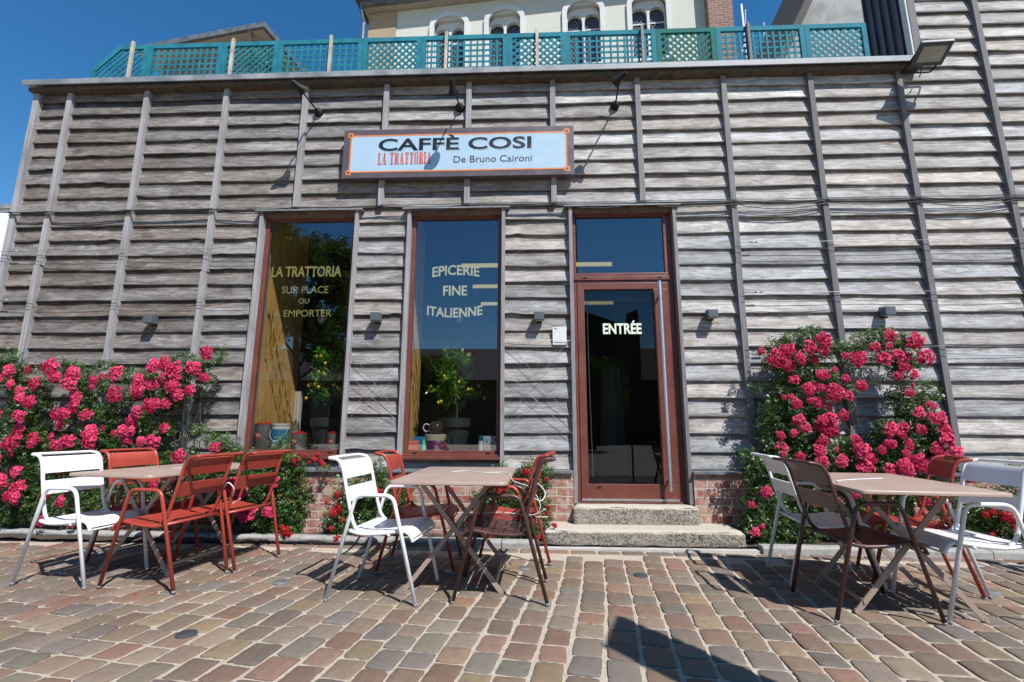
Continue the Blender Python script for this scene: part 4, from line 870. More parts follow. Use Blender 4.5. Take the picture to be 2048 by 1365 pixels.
# house with the wide eave, far left
G = thing('hipped_roof_house', (-9.3, 14.0, 0), 'house with wide pale eaves and brick wall behind the left half of the trellis', 'house', rz=R(-9.5))
m_ = MB(); m_.box((-5.0, .65, 3), (-.55, 9, 14.7)); m_.build('wall', BRICK_R, G); m_ = MB(); m_.box((-5.4, 0, 14.7), (0, 10, 14.86)); m_.build('soffit', SOFFIT, G)
m_ = MB(); m_.box((-5.5, -.12, 14.72), (.12, -.001, 14.92)); m_.box((.001, 0, 14.72), (.12, 10, 14.92)); m_.tube([(-.5, -.03, 14.75), (-.58, .35, 14.3), (-.6, .6, 14.0), (-.6, .6, 8)], .05, 8); m_.build('gutter', FLASH, G)
m_ = MB(); m_.add([(-5.5, -.1, 14.93), (.1, -.1, 14.93), (.1, 10, 14.93), (-5.5, 10, 14.93), (-3.0, 5, 16.0), (-2.6, 5, 16.0)], [(0, 1, 5, 4), (1, 2, 5), (2, 3, 4, 5), (3, 0, 4)]); m_.build('roof', ROOFM, G)
m_ = MB(); m_.box((-1.9, .6, 11.9), (-1.2, .649, 13.3)); m_.build('window', WHITE, G)
# low terrace buildings seen through the trellis
T_ = thing('terrace_wall', (-8.5, 11.6, 0), 'brown brick wall with pale gate seen through the left trellis panels', 'wall'); m_ = MB(); m_.box((-2.6, 0, 2), (1.0, .3, 10.0)); m_.build('wall', BRICK_R, T_); m_ = MB(); m_.box((1.05, .0, 2), (1.75, .3, 10.55)); m_.build('gate_pier', CREAM, T_); m_ = MB(); m_.box((1.8, .2, 2), (3.6, .5, 9.1)); m_.build('low_wall', GREYWALL, T_)
# grey gable on the right
Gr = thing('grey_gable_house', (4.35, 8.2, 0), 'stained grey rendered gable with dark coping beside the tower', 'house')
m_ = MB(); m_.prism([(.30, 3), (7, 3), (7, 15.5), (4.2, 15.5), (.55, 8.3), (.12, 7.4), (.30, 6)], 0, 4); m_.build('gable_wall', GREYWALL, Gr)
m_ = MB(); m_.prism([(.02, 7.35), (.14, 7.30), (4.25, 15.4), (4.1, 15.5)], -.08, 4.1); m_.build('coping', ROOFM, Gr)
Wh = thing('white_clad_building', (-9.2, 9.0, 0), 'white panelled building just showing at the left picture edge', 'building')
m_ = MB(); m_.box((-4, 0, 0), (-1.2, 6, 5.62)); m_.build('wall', WHITE, Wh); m_ = MB(); m_.box((-4.05, -.05, 5.62), (-1.15, 6, 5.72)); m_.build('roof_edge', ZINC, Wh)
m_ = MB(); [m_.lathe([(.02, 0), (.02, .015)], n=8, m=Matrix.Translation((-1.5-.25*(k % 2), -.001, 5.3-k*.3)) @ Matrix.Rotation(R(90), 4, 'X')) for k in range(8)]; m_.build('bolt', ZINC, Wh)
ROSES={
 'A':[ (-5.68,1.79,0.025),(-5.63,1.72,0.056),(-5.44,1.65,0.068),(-5.28,1.67,0.05),(-5.63,1.61,0.05),(-5.54,1.57,0.043),(-5.42,1.51,0.05),(-5.58,1.48,0.068),(-5.16,1.52,0.074),(-5.31,1.44,0.056),(-5.26,1.37,0.056),(-5.13,1.33,0.068),(-5.59,1.32,0.031),(-5.5,1.21,0.062),(-5.52,1.14,0.056),(-5.21,1.19,0.074),(-5.26,1.05,0.068),(-5.19,0.93,0.087),(-5.3,0.91,0.074),(-5.09,0.97,0.062),(-5.05,0.91,0.056),(-5.45,0.93,0.031),(-5.3,0.81,0.043),(-5.39,0.77,0.062),(-5.45,0.71,0.062),(-5.18,0.63,0.068),(-5.3,0.54,0.074),(-5.17,0.48,0.074),(-5.22,0.4,0.062),(-5.11,0.38,0.062),(-4.86,0.42,0.056),(-4.83,0.17,0.057) ],
 'B':[ (-4.97,1.68,0.093),(-4.91,1.58,0.056),(-4.75,1.62,0.081),(-4.75,1.51,0.074),(-4.75,1.45,0.043),(-4.71,1.39,0.062),(-4.55,1.56,0.056),(-4.46,1.6,0.037),(-4.3,1.62,0.087),(-4.5,1.48,0.037),(-4.28,1.41,0.093),(-4.64,1.29,0.074),(-4.86,1.21,0.068),(-4.72,1.21,0.074),(-4.52,1.2,0.062),(-4.83,1.11,0.056),(-4.7,1.35,0.037),(-4.45,1.03,0.074),(-4.43,0.94,0.081),(-4.66,0.94,0.074),(-4.78,0.91,0.056),(-4.88,0.98,0.043),(-4.84,0.87,0.043),(-4.56,1.01,0.037),(-4.25,1.02,0.037),(-4.32,1.07,0.031),(-4.11,1.05,0.056),(-4.1,0.97,0.074),(-4.36,0.73,0.062),(-4.53,0.52,0.056),(-4.77,0.65,0.037),(-4.53,0.14,0.042),(-4.61,0.36,0.057) ],
 'C':[ (-3.32,1.83,0.081),(-3.8,1.73,0.074),(-3.86,1.69,0.074),(-3.65,1.68,0.074),(-3.65,1.62,0.074),(-3.78,1.59,0.074),(-3.46,1.68,0.081),(-3.38,1.58,0.056),(-3.49,1.45,0.056),(-3.66,1.49,0.074),(-3.61,1.41,0.062),(-4.05,1.55,0.074),(-3.91,1.51,0.062),(-4.02,1.45,0.074),(-4.04,1.41,0.062),(-3.84,1.3,0.074),(-3.97,1.24,0.062),(-3.74,1.32,0.056),(-4.05,1.15,0.068),(-4.02,1.05,0.043),(-3.72,1.07,0.056),(-3.92,0.94,0.05),(-3.81,0.94,0.074),(-3.49,0.79,0.074),(-3.16,0.88,0.062),(-3.71,0.52,0.05),(-3.25,0.51,0.05),(-3.71,0.33,0.042),(-3.56,0.6,0.057),(-3.23,0.49,0.057) ],
 'D':[ (-2.95,0.52,0.062),(-2.88,0.44,0.062),(-2.76,0.28,0.092),(-2.53,0.28,0.064),(-2.52,0.55,0.071),(-2.91,0.52,0.085),(-2.83,0.45,0.071),(-2.97,0.79,0.042) ],
 'E':[ (2.28,1.84,0.037),(2.49,1.83,0.081),(2.41,1.75,0.093),(2.51,1.69,0.068),(2.6,1.75,0.062),(2.56,1.56,0.056),(2.72,1.86,0.074),(2.85,1.94,0.074),(2.85,1.84,0.062),(2.78,1.75,0.05),(2.94,1.65,0.031),(2.85,1.6,0.062),(2.77,1.59,0.043),(2.67,1.46,0.062),(2.78,1.48,0.056),(2.88,1.43,0.087),(3.04,1.78,0.037),(3.19,1.76,0.081),(3.17,1.49,0.056),(3.05,1.4,0.05),(3.04,1.56,0.043),(2.53,1.32,0.062),(2.44,1.38,0.025),(2.5,1.39,0.031),(2.76,1.33,0.068),(2.67,1.35,0.031),(2.86,1.29,0.043),(2.53,1.17,0.062),(2.59,1.09,0.05),(2.49,1.05,0.05),(2.39,1.02,0.043),(2.75,1.16,0.062),(2.84,1.19,0.062),(2.84,1.1,0.093),(2.97,1.21,0.056),(2.39,0.91,0.056),(2.38,0.85,0.037),(2.76,0.97,0.056),(2.71,0.88,0.062),(2.71,0.77,0.062),(2.55,0.82,0.043),(2.86,0.89,0.025),(2.9,0.79,0.062),(3.06,0.98,0.056),(3.09,0.89,0.074),(3.04,0.91,0.037),(3.18,0.8,0.074),(3.12,0.72,0.081),(3.5,1.98,0.062),(3.36,1.87,0.05),(3.46,1.87,0.043),(3.42,1.76,0.068),(3.54,1.79,0.062),(3.71,1.91,0.081),(3.76,1.98,0.043),(3.79,1.76,0.087),(3.62,1.68,0.068),(3.56,1.59,0.043),(3.65,1.6,0.05),(3.67,1.5,0.025),(3.59,1.42,0.043),(3.65,1.77,0.05),(3.76,1.31,0.043),(3.83,1.29,0.037),(3.65,1.24,0.062),(3.78,1.21,0.037),(3.85,1.18,0.074),(3.54,1.11,0.05),(3.4,1.08,0.074),(3.66,1.08,0.05),(3.51,1.03,0.05),(3.38,0.94,0.056),(3.54,0.94,0.056),(3.89,1.06,0.074),(3.87,0.99,0.074),(3.79,0.9,0.081),(3.92,0.87,0.081),(3.79,0.78,0.074),(3.5,0.86,0.043),(3.28,0.89,0.043),(3.62,0.78,0.087),(3.45,0.74,0.074),(3.36,0.7,0.074),(3.5,0.69,0.05),(2.28,0.57,0.036),(2.62,0.41,0.036),(3.01,0.49,0.048),(2.85,0.42,0.036),(3.35,0.02,0.072),(3.28,0.03,0.036),(3.67,0.41,0.048),(3.77,0.43,0.048) ],
 'F':[ (2.15,0.51,0.053),(2.24,0.73,0.043),(2.02,0.39,0.036),(2.05,0.15,0.053),(2.12,0.2,0.024) ],
 'G':[ (-2.33,0.82,0.022),(-2.31,0.77,0.022),(-2.25,0.8,0.022),(-2.4,0.75,0.029),(-2.14,0.81,0.032),(-2.16,0.77,0.026),(-2.21,0.74,0.023),(-2.11,0.74,0.032),(-2.07,0.72,0.022),(-2.33,0.72,0.022) ],
 'H':[ (-1.57,0.67,0.024),(-1.99,0.37,0.024),(-1.88,0.31,0.056),(-1.62,0.49,0.048),(-1.5,0.46,0.048),(-1.84,0.2,0.024),(-1.91,0.14,0.024),(-1.65,0.07,0.056),(-1.84,0.03,0.048),(-1.9,0.28,0.04),(-1.88,0.44,0.04) ],
 'I':[ (-0.77,0.5,0.032),(-0.06,0.67,0.04),(0.14,0.6,0.022),(-0.28,0.51,0.04),(0.15,0.35,0.022),(0.21,0.19,0.027),(0.04,0.29,0.032),(-0,0.22,0.029),(0.06,0.07,0.024),(0.16,0.09,0.032),(-0.4,0.08,0.024),(-0.12,0.04,0.022),(0.14,0.29,0.022),(-0.32,0.5,0.04),(-0.11,0.12,0.022),(-0.01,0.54,0.032) ],
 'J':[ (4.08,0.33,0.041),(4.14,0.35,0.034),(4.21,0.32,0.069),(4.26,0.3,0.055),(4.13,0.46,0.025),(4.07,0.43,0.022),(3.97,0.08,0.025),(4.14,0.06,0.025),(4.41,0.2,0.025),(4.39,0.1,0.027),(4.02,0.63,0.034),(4.3,0.21,0.034),(4.12,0.16,0.027) ],
 'K':[ (-2.35,0.1,0.06),(-2.34,0.06,0.04),(-2.41,0.13,0.032) ],
}
FOL={
 'A':[ (-5.6,1.71,0.2,0.23),(-5.31,1.36,0.28,0.31),(-5.35,1,0.31,0.31),(-5.07,0.69,0.28,0.26),(-5.24,0.44,0.31,0.26),(-4.95,0.3,0.26,0.2),(-5.3,0.2,0.2,0.13) ],
 'B':[ (-4.87,1.71,0.18,0.09),(-4.54,1.71,0.2,0.1),(-4.64,1.49,0.23,0.18),(-4.41,1.21,0.15,0.26),(-4.58,0.95,0.28,0.23),(-4.64,0.65,0.31,0.26),(-4.43,0.35,0.31,0.23),(-4.72,0.2,0.2,0.1),(-4.24,0.85,0.2,0.31) ],
 'C':[ (-3.68,1.81,0.23,0.08),(-3.55,1.68,0.23,0.2),(-4.04,1.65,0.13,0.15),(-3.83,1.36,0.2,0.2),(-3.85,1.05,0.23,0.18),(-3.74,0.7,0.26,0.23),(-3.91,0.41,0.26,0.26),(-3.54,0.31,0.31,0.2),(-3.42,1.05,0.13,0.1),(-4.1,0.6,0.15,0.26) ],
 'D':[ (-3.2,0.95,0.18,0.09),(-3.07,0.81,0.2,0.15),(-2.84,0.56,0.31,0.31),(-2.61,0.32,0.23,0.31),(-2.96,0.27,0.31,0.2),(-2.54,0.66,0.15,0.26),(-3.24,0.46,0.2,0.31) ],
 'E':[ (2.49,1.87,0.15,0.13),(2.72,1.97,0.26,0.11),(2.96,1.87,0.23,0.11),(3.2,1.87,0.18,0.08),(3.51,1.97,0.31,0.13),(3.63,1.76,0.18,0.15),(2.64,1.67,0.26,0.2),(2.87,1.56,0.2,0.15),(2.46,1.37,0.18,0.23),(2.39,1.07,0.2,0.26),(2.63,1.12,0.28,0.26),(2.69,0.79,0.31,0.23),(2.4,0.74,0.2,0.15),(2.98,0.84,0.23,0.15),(3.21,0.79,0.26,0.13),(3.51,0.93,0.28,0.26),(3.74,1.22,0.2,0.26),(3.86,1.42,0.15,0.13),(3.63,1.42,0.13,0.26),(3.83,0.89,0.2,0.31),(3.04,0.56,0.41,0.18),(2.75,0.42,0.31,0.2),(3.51,0.56,0.31,0.2),(3,0.24,0.31,0.2),(2.54,0.19,0.2,0.2),(3.37,0.2,0.26,0.18),(2.81,2.07,0.1,0.06),(2.23,1.47,0.05,0.06) ],
 'F':[ (2.08,0.81,0.13,0.1),(2.16,0.67,0.18,0.15),(2.24,0.46,0.2,0.2),(2.12,0.23,0.18,0.2),(2.35,0.19,0.23,0.18),(2.35,0.88,0.1,0.15),(2.24,0.03,0.2,0.06) ],
 'G':[ (-2.56,0.91,0.08,0.1),(-2.44,0.71,0.15,0.13),(-2.13,0.69,0.1,0.03),(-2.36,0.37,0.13,0.31),(-2.44,0.13,0.1,0.15) ],
 'H':[ (-1.56,0.57,0.15,0.2),(-1.81,0.42,0.18,0.2),(-1.89,0.19,0.15,0.15),(-1.64,0.14,0.2,0.13),(-1.5,0.38,0.26,0.23),(-1.31,0.43,0.15,0.2),(-1.78,0.05,0.15,0.06),(-1.24,0.15,0.1,0.15) ],
 'I':[ (-0.27,0.39,0.23,0.23),(-0.02,0.53,0.18,0.26),(0.03,0.25,0.18,0.23),(-0.21,0.11,0.2,0.1),(0.13,0.63,0.06,0.18),(-0.32,0.63,0.13,0.13),(-0.46,0.34,0.13,0.2) ],
 'J':[ (3.81,0.43,0.2,0.2),(4.07,0.34,0.31,0.23),(4.33,0.3,0.26,0.26),(4.17,0.12,0.31,0.13),(4.48,0.61,0.2,0.15),(4.55,0.25,0.2,0.26),(3.81,0.16,0.2,0.15) ],
 'K':[ (-2.37,0.14,0.06,0.15),(-2.42,0.32,0.05,0.15) ],
}

# ------------------------------------------------------------ roses
def bloom_cluster(seed, mat_i):
    """a truss of ruffled roses, radius about 1, facing -y"""
    r2 = random.Random(seed); V = []; F = []; T = []; nb = r2.randint(11, 15)
    for b in range(nb):
        an = b*2.399; rad = math.sqrt((b+.3)/nb)*.72; c = Vector((math.cos(an)*rad, -.55*math.sqrt(max(0, 1-rad*rad*.9))+r2.uniform(-.1, .1), math.sin(an)*rad))
        nrm = Vector((c.x*1.1, -1.0, c.z*1.1+.35)).normalized(); R0 = r2.uniform(.25, .36); q = nrm.to_track_quat('Z', 'Y'); tb = r2.random()
        for ring, (cnt, rr0, tilt) in enumerate(((7, 1.0, 1.15), (6, .78, .8), (5, .52, .42), (3, .28, .15))):
            for p in range(cnt):
                a = 2*math.pi*(p+.5*ring)/cnt+r2.uniform(-.25, .25); L_ = R0*rr0*r2.uniform(.85, 1.15); wv = L_*.62; ti = tilt+r2.uniform(-.2, .2)
                dr = Vector((math.cos(a)*math.sin(ti), math.sin(a)*math.sin(ti), math.cos(ti))); sd_ = Vector((-math.sin(a), math.cos(a), 0)); up = dr.cross(sd_)
                base = Vector((0, 0, 0)); i0 = len(V)
                pts = [base, base+dr*L_*.55-sd_*wv*.55+up*L_*.08, base+dr*L_*.55+sd_*wv*.55+up*L_*.08, base+dr*L_*1.0-sd_*wv*.42-up*L_*r2.uniform(.0, .25), base+dr*L_*1.0+sd_*wv*.42-up*L_*r2.uniform(.0, .25), base+dr*L_*.6-up*L_*.05]
                V += [c+q @ x for x in pts]; F += [[i0, i0+1, i0+5], [i0, i0+5, i0+2], [i0+1, i0+3, i0+5], [i0+5, i0+3, i0+4], [i0+5, i0+4, i0+2]]
                cc = (min(1, max(0, .15+.5*tb+.2*(ring == 0)+r2.uniform(-.2, .35))), r2.random()*(.93 if ring < 2 else 1.), 0); T += [cc]*5
    me = bpy.data.meshes.new('bloom_cluster'); me.from_pydata([tuple(v) for v in V], [], F); me.materials.append(PINK if mat_i == 0 else REDP)
    at = me.attributes.new('tone', 'FLOAT_COLOR', 'FACE'); at.data.foreach_set('color', [x for t_ in T for x in (*t_, 1.)]); me.update(); return me
CL = [[bloom_cluster(40+i, 0) for i in range(6)], [bloom_cluster(60+i, 1) for i in range(4)]]
def rose(key, label, base, dens, kind=0, yf=4.83, yd=.09, group='rose bushes along the front wall', fs_=.95):
    r2 = random.Random(hash_(key)); t = thing('rose_bush', base, label, 'rose bush', group)
    B = FOL[key]; loc = base; clus = ROSES[key][:98]
    bl = [(b[0]-loc[0], b[1]-loc[2], b[2]*fs_, b[3]*fs_) for b in B]+[(c[0]-loc[0], c[1]-loc[2], c[2]*1.15, c[2]*1.1) for c in clus if c[2] > .035]
    bl = [b for b in bl if b[1]+loc[2] > .0]
    area = sum(b[2]*b[3] for b in bl)*3.14
    m_ = MB(); leaf_sprigs(m_, bl, int(area*dens),   .034, (yf+.03-loc[1], yd), r2)
    ok = []
    zmin = .03-loc[2]
    m_.v = [(v[0], min(v[1], 5.0-loc[1]+.05*r2.random()) if v[2]+loc[2] < .62 else min(v[1], 5.03-loc[1]), max(v[2], zmin+.02*r2.random())) for v in m_.v]
    m_.build('foliage', LEAF, t)
    m_ = MB(); r3 = random.Random(5)
    for k, b in enumerate([q for q in bl if r3.random() < .55][:26]):
        sx_ = r3.uniform(-.18, .18); e = Vector((b[0]+r3.uniform(-.3, .3)*b[2], yf-loc[1]+.03+r3.uniform(-.05, .08), b[1])); m_.tube(smooth_path([(sx_*.4+b[0]*.25, .04, -.02), (sx_+b[0]*.6, r3.uniform(0, .08), b[1]*.45), tuple(e)], 5), [.0065*(1-.05*i) for i in range(11)], 6)
    m_.build('stem', STEM, t, smooth=True)
    for (cx, cz, cr) in clus:
        o = bpy.data.objects.new('bloom_cluster', r2.choice(CL[kind])); COL.objects.link(o); o.parent = t
        s_ = cr*(1.2 if kind == 0 else 1.15); o.location = (cx-loc[0], yf-.05-loc[1]-r2.uniform(.0, .08), max(cz, .04)-loc[2]); o.scale = (s_, s_*.95, s_*r2.uniform(.88, 1.05)); o.rotation_euler = (r2.uniform(-.15, .15), r2.uniform(0, 6.28), r2.uniform(-.25, .25))
    return t
def hash_(k): return sum(ord(c)*(i+3) for i, c in enumerate(k))
D = 3000
rose('A', 'pink climbing rose at the left picture edge, tallest growth left of the white chair', (-5.35, 4.88, .03), D, fs_=.8)
rose('B', 'pink climbing rose behind the left white chair, second from the left edge', (-4.55, 4.88, .03), D, fs_=.64)
rose('C', 'pink climbing rose reaching up beside the left window, with the highest blooms', (-3.75, 4.88, .03), D, fs_=.64)
rose('D', 'pink rose bush below the left window, behind the pair of red chairs', (-2.85, 4.84, .03), D, yf=4.80, yd=.12)
rose('E', 'large pink climbing rose forming an open ring on the boards right of the door', (3.35, 4.88, .03), D, yf=4.82, yd=.10)
rose('F', 'low pink rose bush with sparse blooms right beside the stone steps', (2.35, 4.80, .03), D, yf=4.78, yd=.10)
rose('G', 'dark red rose reaching over the sill of the left window', (-2.25, 4.90, .03), D, kind=1, yf=4.88, yd=.07)
rose('H', 'low red rose bush against the bricks behind the centre white chair', (-1.5, 4.85, .03), D, kind=1, yf=4.82)
rose('I', 'low red rose bush against the bricks left of the stone steps', (-.08, 4.85, .03), D, kind=1, yf=4.80)
rose('J', 'low red rose bush behind the white chair at the right picture edge', (4.15, 4.80, .03), D, kind=1, yf=4.74)
rose('K', 'small red rose at the foot of the bricks under the left window', (-2.35, 4.88, .03), D, kind=1, yf=4.84, yd=.05)
m_ = MB(); r2 = random.Random(9)
for k in range(420):
    side = r2.random(); x = r2.uniform(-5.6, -1.4) if side < .72 else r2.uniform(2.0, 4.4); y = kerb_y(x)-abs(r2.gauss(0, .42))+.05 if r2.random() < .8 else r2.uniform(3, 4.5)
    if y > kerb_y(x)-.01: continue
    s_ = r2.uniform(.006, .013); a = r2.uniform(0, 6.28); z = .005+r2.uniform(0, .004); c, s2 = math.cos(a)*s_, math.sin(a)*s_; m_.cur = (r2.random(), .2, 0)
    m_.add([(x-c, y-s2, z), (x+s2*.7, y-c*.7, z+.003), (x+c, y+s2, z+.002), (x-s2*.7, y+c*.7, z+.005)], [(0, 1, 2, 3)])
tag(m_.build('fallen_petals', PINK), 'pink rose petals scattered on the paving along the kerb', 'petals', kind='stuff')

# ------------------------------------------------------------ chairs and tables
def make_chair(mat, name='metal_armchair'):
    t = bpy.data.objects.new(name, None); COL.objects.link(t); t.empty_display_size = .1
    for s in (-1, 1):
        m_ = MB(); m_.tube(round_path([(-.297, s*.232, .006), (-.122, s*.252, .652), (.128, s*.252, .652), (.297, s*.232, .006)], .055, 6), .0125, 10); m_.build('arm_frame', mat, t, smooth=True)
        for x in (-.2975, .2975):
            m_ = MB(); m_.tube([(x, s*.232, .0), (x*.992, s*.2325, .016)], .0131, 10); m_.build('foot_cap', RUBBER, t, smooth=True)
    side = [(-.10, .415), (-.150, .47), (-.196, .62), (-.232, .76), (-.252, .825), (-.285, .868), (-.335, .878)]
    L_ = [(x, -.212, z) for x, z in side]; L_ = smooth_path(L_, 4); Rr_ = [(p.x, -p.y, p.z) for p in reversed(L_)]
    top = round_path([tuple(L_[-2]), (-.350, -.212, .880), (-.350, .212, .880), tuple(Rr_[1])], .045, 5)
    m_ = MB(); m_.tube([tuple(p) for p in L_[:-1]]+[tuple(p) for p in top[1:-1]]+[tuple(p) for p in Rr_[1:]], .0118, 10); m_.build('back_frame', mat, t, smooth=True)
    def panel(prof, y, th, name):
        m2 = MB(); n = len(prof); K = 6
        vs = []
        for (x, z, nx_, nz_) in prof:
            for sgn in (1, -1):
                for j in range(K+1):
                    yy = -y+2*y*j/K; bow = 0; vs.append((x+nx_*th/2*sgn+bow, yy, z+nz_*th/2*sgn))
        W_ = K+1; fs = []
        for i in range(n-1):
            for j in range(K):
                a = i*2*W_+j; b_ = (i+1)*2*W_+j; fs.append((a, a+1, b_+1, b_)); fs.append((a+W_, b_+W_, b_+W_+1, a+W_+1))
        for j in range(K): fs.append((j, j+W_, j+W_+1, j+1)); e = (n-1)*2*W_; fs.append((e+j, e+j+1, e+j+W_+1, e+j+W_))
        for i in range(n-1):
            a = i*2*W_; b_ = (i+1)*2*W_; fs.append((a, b_, b_+W_, a+W_)); fs.append((a+K, a+K+W_, b_+K+W_, b_+K))
        m2.add(vs, fs); m2.build(name, mat, t, smooth=True, sang=50)
    sp = smooth_path([(x, 0, z) for x, z in side], 8)
    def seg(za, zb):
        q = [p for p in sp if za <= p.z <= zb]; out = []
        for i, p in enumerate(q):
            a, b_ = q[max(0, i-1)], q[min(len(q)-1, i+1)]; d = (b_-a).normalized(); out.append((p.x, p.z, d.z, -d.x))
        return out
    panel(seg(.735, .862), .203, .008, 'back_slat'); panel(seg(.60, .712), .203, .008, 'back_slat')
    sprof = [(-.165, .428), (-.08, .412), (.05, .418), (.14, .432), (.19, .437), (.225, .428), (.25, .402), (.262, .375)]
    rl = smooth_path([(x, 0, z) for x, z in sprof], 4); m_ = MB()
    m_.tube(round_path([(rl[-2].x, -.222, rl[-2].z)]+[(rl[-1].x, -.222, rl[-1].z), (rl[-1].x, .222, rl[-1].z), (rl[-2].x, .222, rl[-2].z)], .004, 2), .006, 8)
    for s in (-1, 1): m_.tube([(p.x, s*.224, p.z-.004) for p in rl], .0115, 8)
    m_.tube([(-.165, -.224, .424), (-.165, .224, .424)], .0105, 8); m_.tube([(.10, -.235, .408), (.10, .235, .408)], .009, 8); m_.build('seat_frame', mat, t, smooth=True)
    tot = [(p.x, p.z) for p in rl]; nsl = 6; x0, x1 = -.155, .262
    for k in range(nsl):
        a = x0+(x1-x0)*k/nsl+.004; b_ = x0+(x1-x0)*(k+1)/nsl-.004; q = [p for p in rl if a <= p.x <= b_]
        def at(x): 
            for p, q2 in zip(rl, rl[1:]):
                if p.x <= x <= q2.x+1e-9: u = (x-p.x)/max(1e-6, q2.x-p.x); return p.z+(q2.z-p.z)*u
            return rl[-1].z
        pts = [(a+(b_-a)*u/4, at(a+(b_-a)*u/4)+.004) for u in range(5)]; pr = []
        for i, p in enumerate(pts):
            d = Vector((pts[min(4, i+1)][0]-pts[max(0, i-1)][0], pts[min(4, i+1)][1]-pts[max(0, i-1)][1])).normalized(); pr.append((p[0], p[1], -d.y, d.x))
        panel(pr, .219, .006, 'seat_slat')
    return t
CH = {'w': make_chair(WHITE), 'r': make_chair(RED), 'b': make_chair(BROWN)}; used = set()
def chair(kind, x, y, deg, label, group='metal armchairs at the cafe tables'):
    o = CH[kind] if kind not in used else copy_tree(CH[kind]); used.add(kind); o.location = (x, y, .003); o.rotation_euler = (0, 0, R(deg)); tag(o, label, 'chair', group); return o
chair('w', -3.29, 3.60, -7, 'white metal armchair at the left table, at the left picture edge')
chair('w', -.99, 3.40, -6, 'white metal armchair at the centre table, facing right')
chair('w', 2.11, 3.80, -8, 'white metal armchair behind the dark brown chair at the right table')
chair('w', 2.67, 3.25, 177, 'white metal armchair facing left, cut by the right picture edge')
chair('r', -3.24, 4.10, -10, 'red metal armchair at the far left corner of the left table')
chair('r', -2.63, 3.56, 172, 'red metal armchair nearest the camera at the left table, facing left')
chair('r', -2.48, 4.03, 168, 'red metal armchair tied behind the nearest red chair of the left table')
chair('r', -.89, 4.02, 2, 'red metal armchair behind the centre white chair, left of the centre table')
chair('r', -.19, 3.90, 170, 'red metal armchair tucked behind the dark brown chair of the centre table')
chair('r', 2.73, 3.76, 158, 'red metal armchair at the far right corner of the right table')
chair('b', -.2, 3.43, 179, 'dark brown metal armchair on the right side of the centre table, facing left')
chair('b', 2.02, 3.24, 0, 'dark brown metal armchair on the left side of the right table, seen from behind')
chair('r', 4.45, 3.72, 5, 'red metal armchair beyond the right table, outside the picture'); 
def table(x, y, deg, label, L_=1.17, W_=.77):
    t = thing('folding_table', (x, y, .003), label, 'table', 'taupe folding cafe tables', R(deg)); hw, hl = W_/2, L_/2
    r_ = .05; poly = []
    for cx, cy, a0 in ((hw-r_, -hl+r_, -90), (hw-r_, hl-r_, 0), (-hw+r_, hl-r_, 90), (-hw+r_, -hl+r_, 180)):
        for k in range(6): a = R(a0+k*18); poly.append((cx+r_*math.cos(a), cy+r_*math.sin(a)))
    m_ = MB(); n = len(poly); rings = [(.990, .720), (1., .723), (1., .736), (.994, .7415), (.985, .743), (.985, .743)]
    vs = [(px*s_, py*s_, z) for s_, z in rings for px, py in poly]; m_.add(vs, [(i*n+k, i*n+(k+1) % n, (i+1)*n+(k+1) % n, (i+1)*n+k) for i in range(4) for k in range(n)]+[tuple(4*n+k for k in range(n))]+[tuple(n-1-k for k in range(n))]); m_.build('tabletop', TAUPE, t, smooth=True, sang=35)
    for sy in (-1, 1):
        for sx_ in (-1, 1):
            m_ = MB(); yy = sy*(.29 if sx_ > 0 else .272); m_.bar((sx_*.33, yy, .002), (-sx_*.25, yy, .715), .030, .012); m_.tube([(sx_*.33-.0, yy-.009, .008), (sx_*.33, yy+.009, .008)], .014, 8); m_.build('leg', TAUPE, t)
    m_ = MB(); m_.bar((.285, -.265, .062), (.285, .265, .062), .012, .022, Vector((0, 0, 1))); m_.build('stretcher', TAUPE, t); m_ = MB(); m_.bar((-.285, -.283, .062), (-.285, .283, .062), .012, .022, Vector((0, 0, 1))); m_.build('stretcher', TAUPE, t); m_ = MB(); m_.tube([(.035, -.285, .40), (.035, .285, .40)], .007, 8); m_.build('pivot_rod', TAUPE, t)
    for s in (-1, 1):
        m_ = MB(); m_.bar((s*.24, -.45, .712), (s*.24, .45, .712), .02, .012, Vector((0, 0, 1))); m_.build('under_rail', TAUPE, t)
    return t
table(-2.96, 4.0, -11, 'taupe folding table on the left between the left white chair and red chairs'); table(-.53, 3.70, -1, 'taupe folding table in the centre in front of the middle window'); table(2.31, 3.40, -8, 'taupe folding table on the right in front of the ring shaped rose')
# security wires lying on the tables and looped round chairs
def wires(loc, runs, label):
    t = thing('security_wire', loc, label, 'wire', 'steel security wires on the cafe furniture'); m_ = MB()
    for pts, r_ in runs: m_.tube([tuple(Vector(p)-Vector(loc)) for p in smooth_path(pts, 6)], r_, 6)
    m_.build('cable_loop', OLDWHITE, t, smooth=True)
wires((-.4, 3.6, .746), [([(-.62, 3.75, .750), (-.52, 3.84, .750), (-.35, 3.72, .750), (-.22, 3.74, .750), (-.16, 3.55, .750), (-.13, 3.52, .71), (-.02, 3.62, .66), (.03, 3.66, .60)], .003), ([(.03, 3.66, .60), (.06, 3.63, .52), (.0, 3.64, .46), (-.25, 3.68, .47), (-.5, 3.66, .45)], .003)], 'thin pale wire lying on the centre table and hanging over its right edge')
wires((2.1, 3.5, .746), [([(1.95, 3.22, .750), (2.02, 3.33, .750), (2.2, 3.42, .750), (2.42, 3.50, .750)], .0035)], 'thin pale wire lying curved on the right hand table')
wires((-2.45, 3.8, .60), [([(-2.42, 3.76, .60), (-2.35, 3.72, .66), (-2.31, 3.74, .61), (-2.35, 3.78, .55), (-2.43, 3.8, .52)], .005), ([(-2.43, 3.8, .52), (-2.37, 3.84, .49), (-2.30, 3.82, .53)], .004)], 'short pale wire loop tying the two red chairs at the left table')
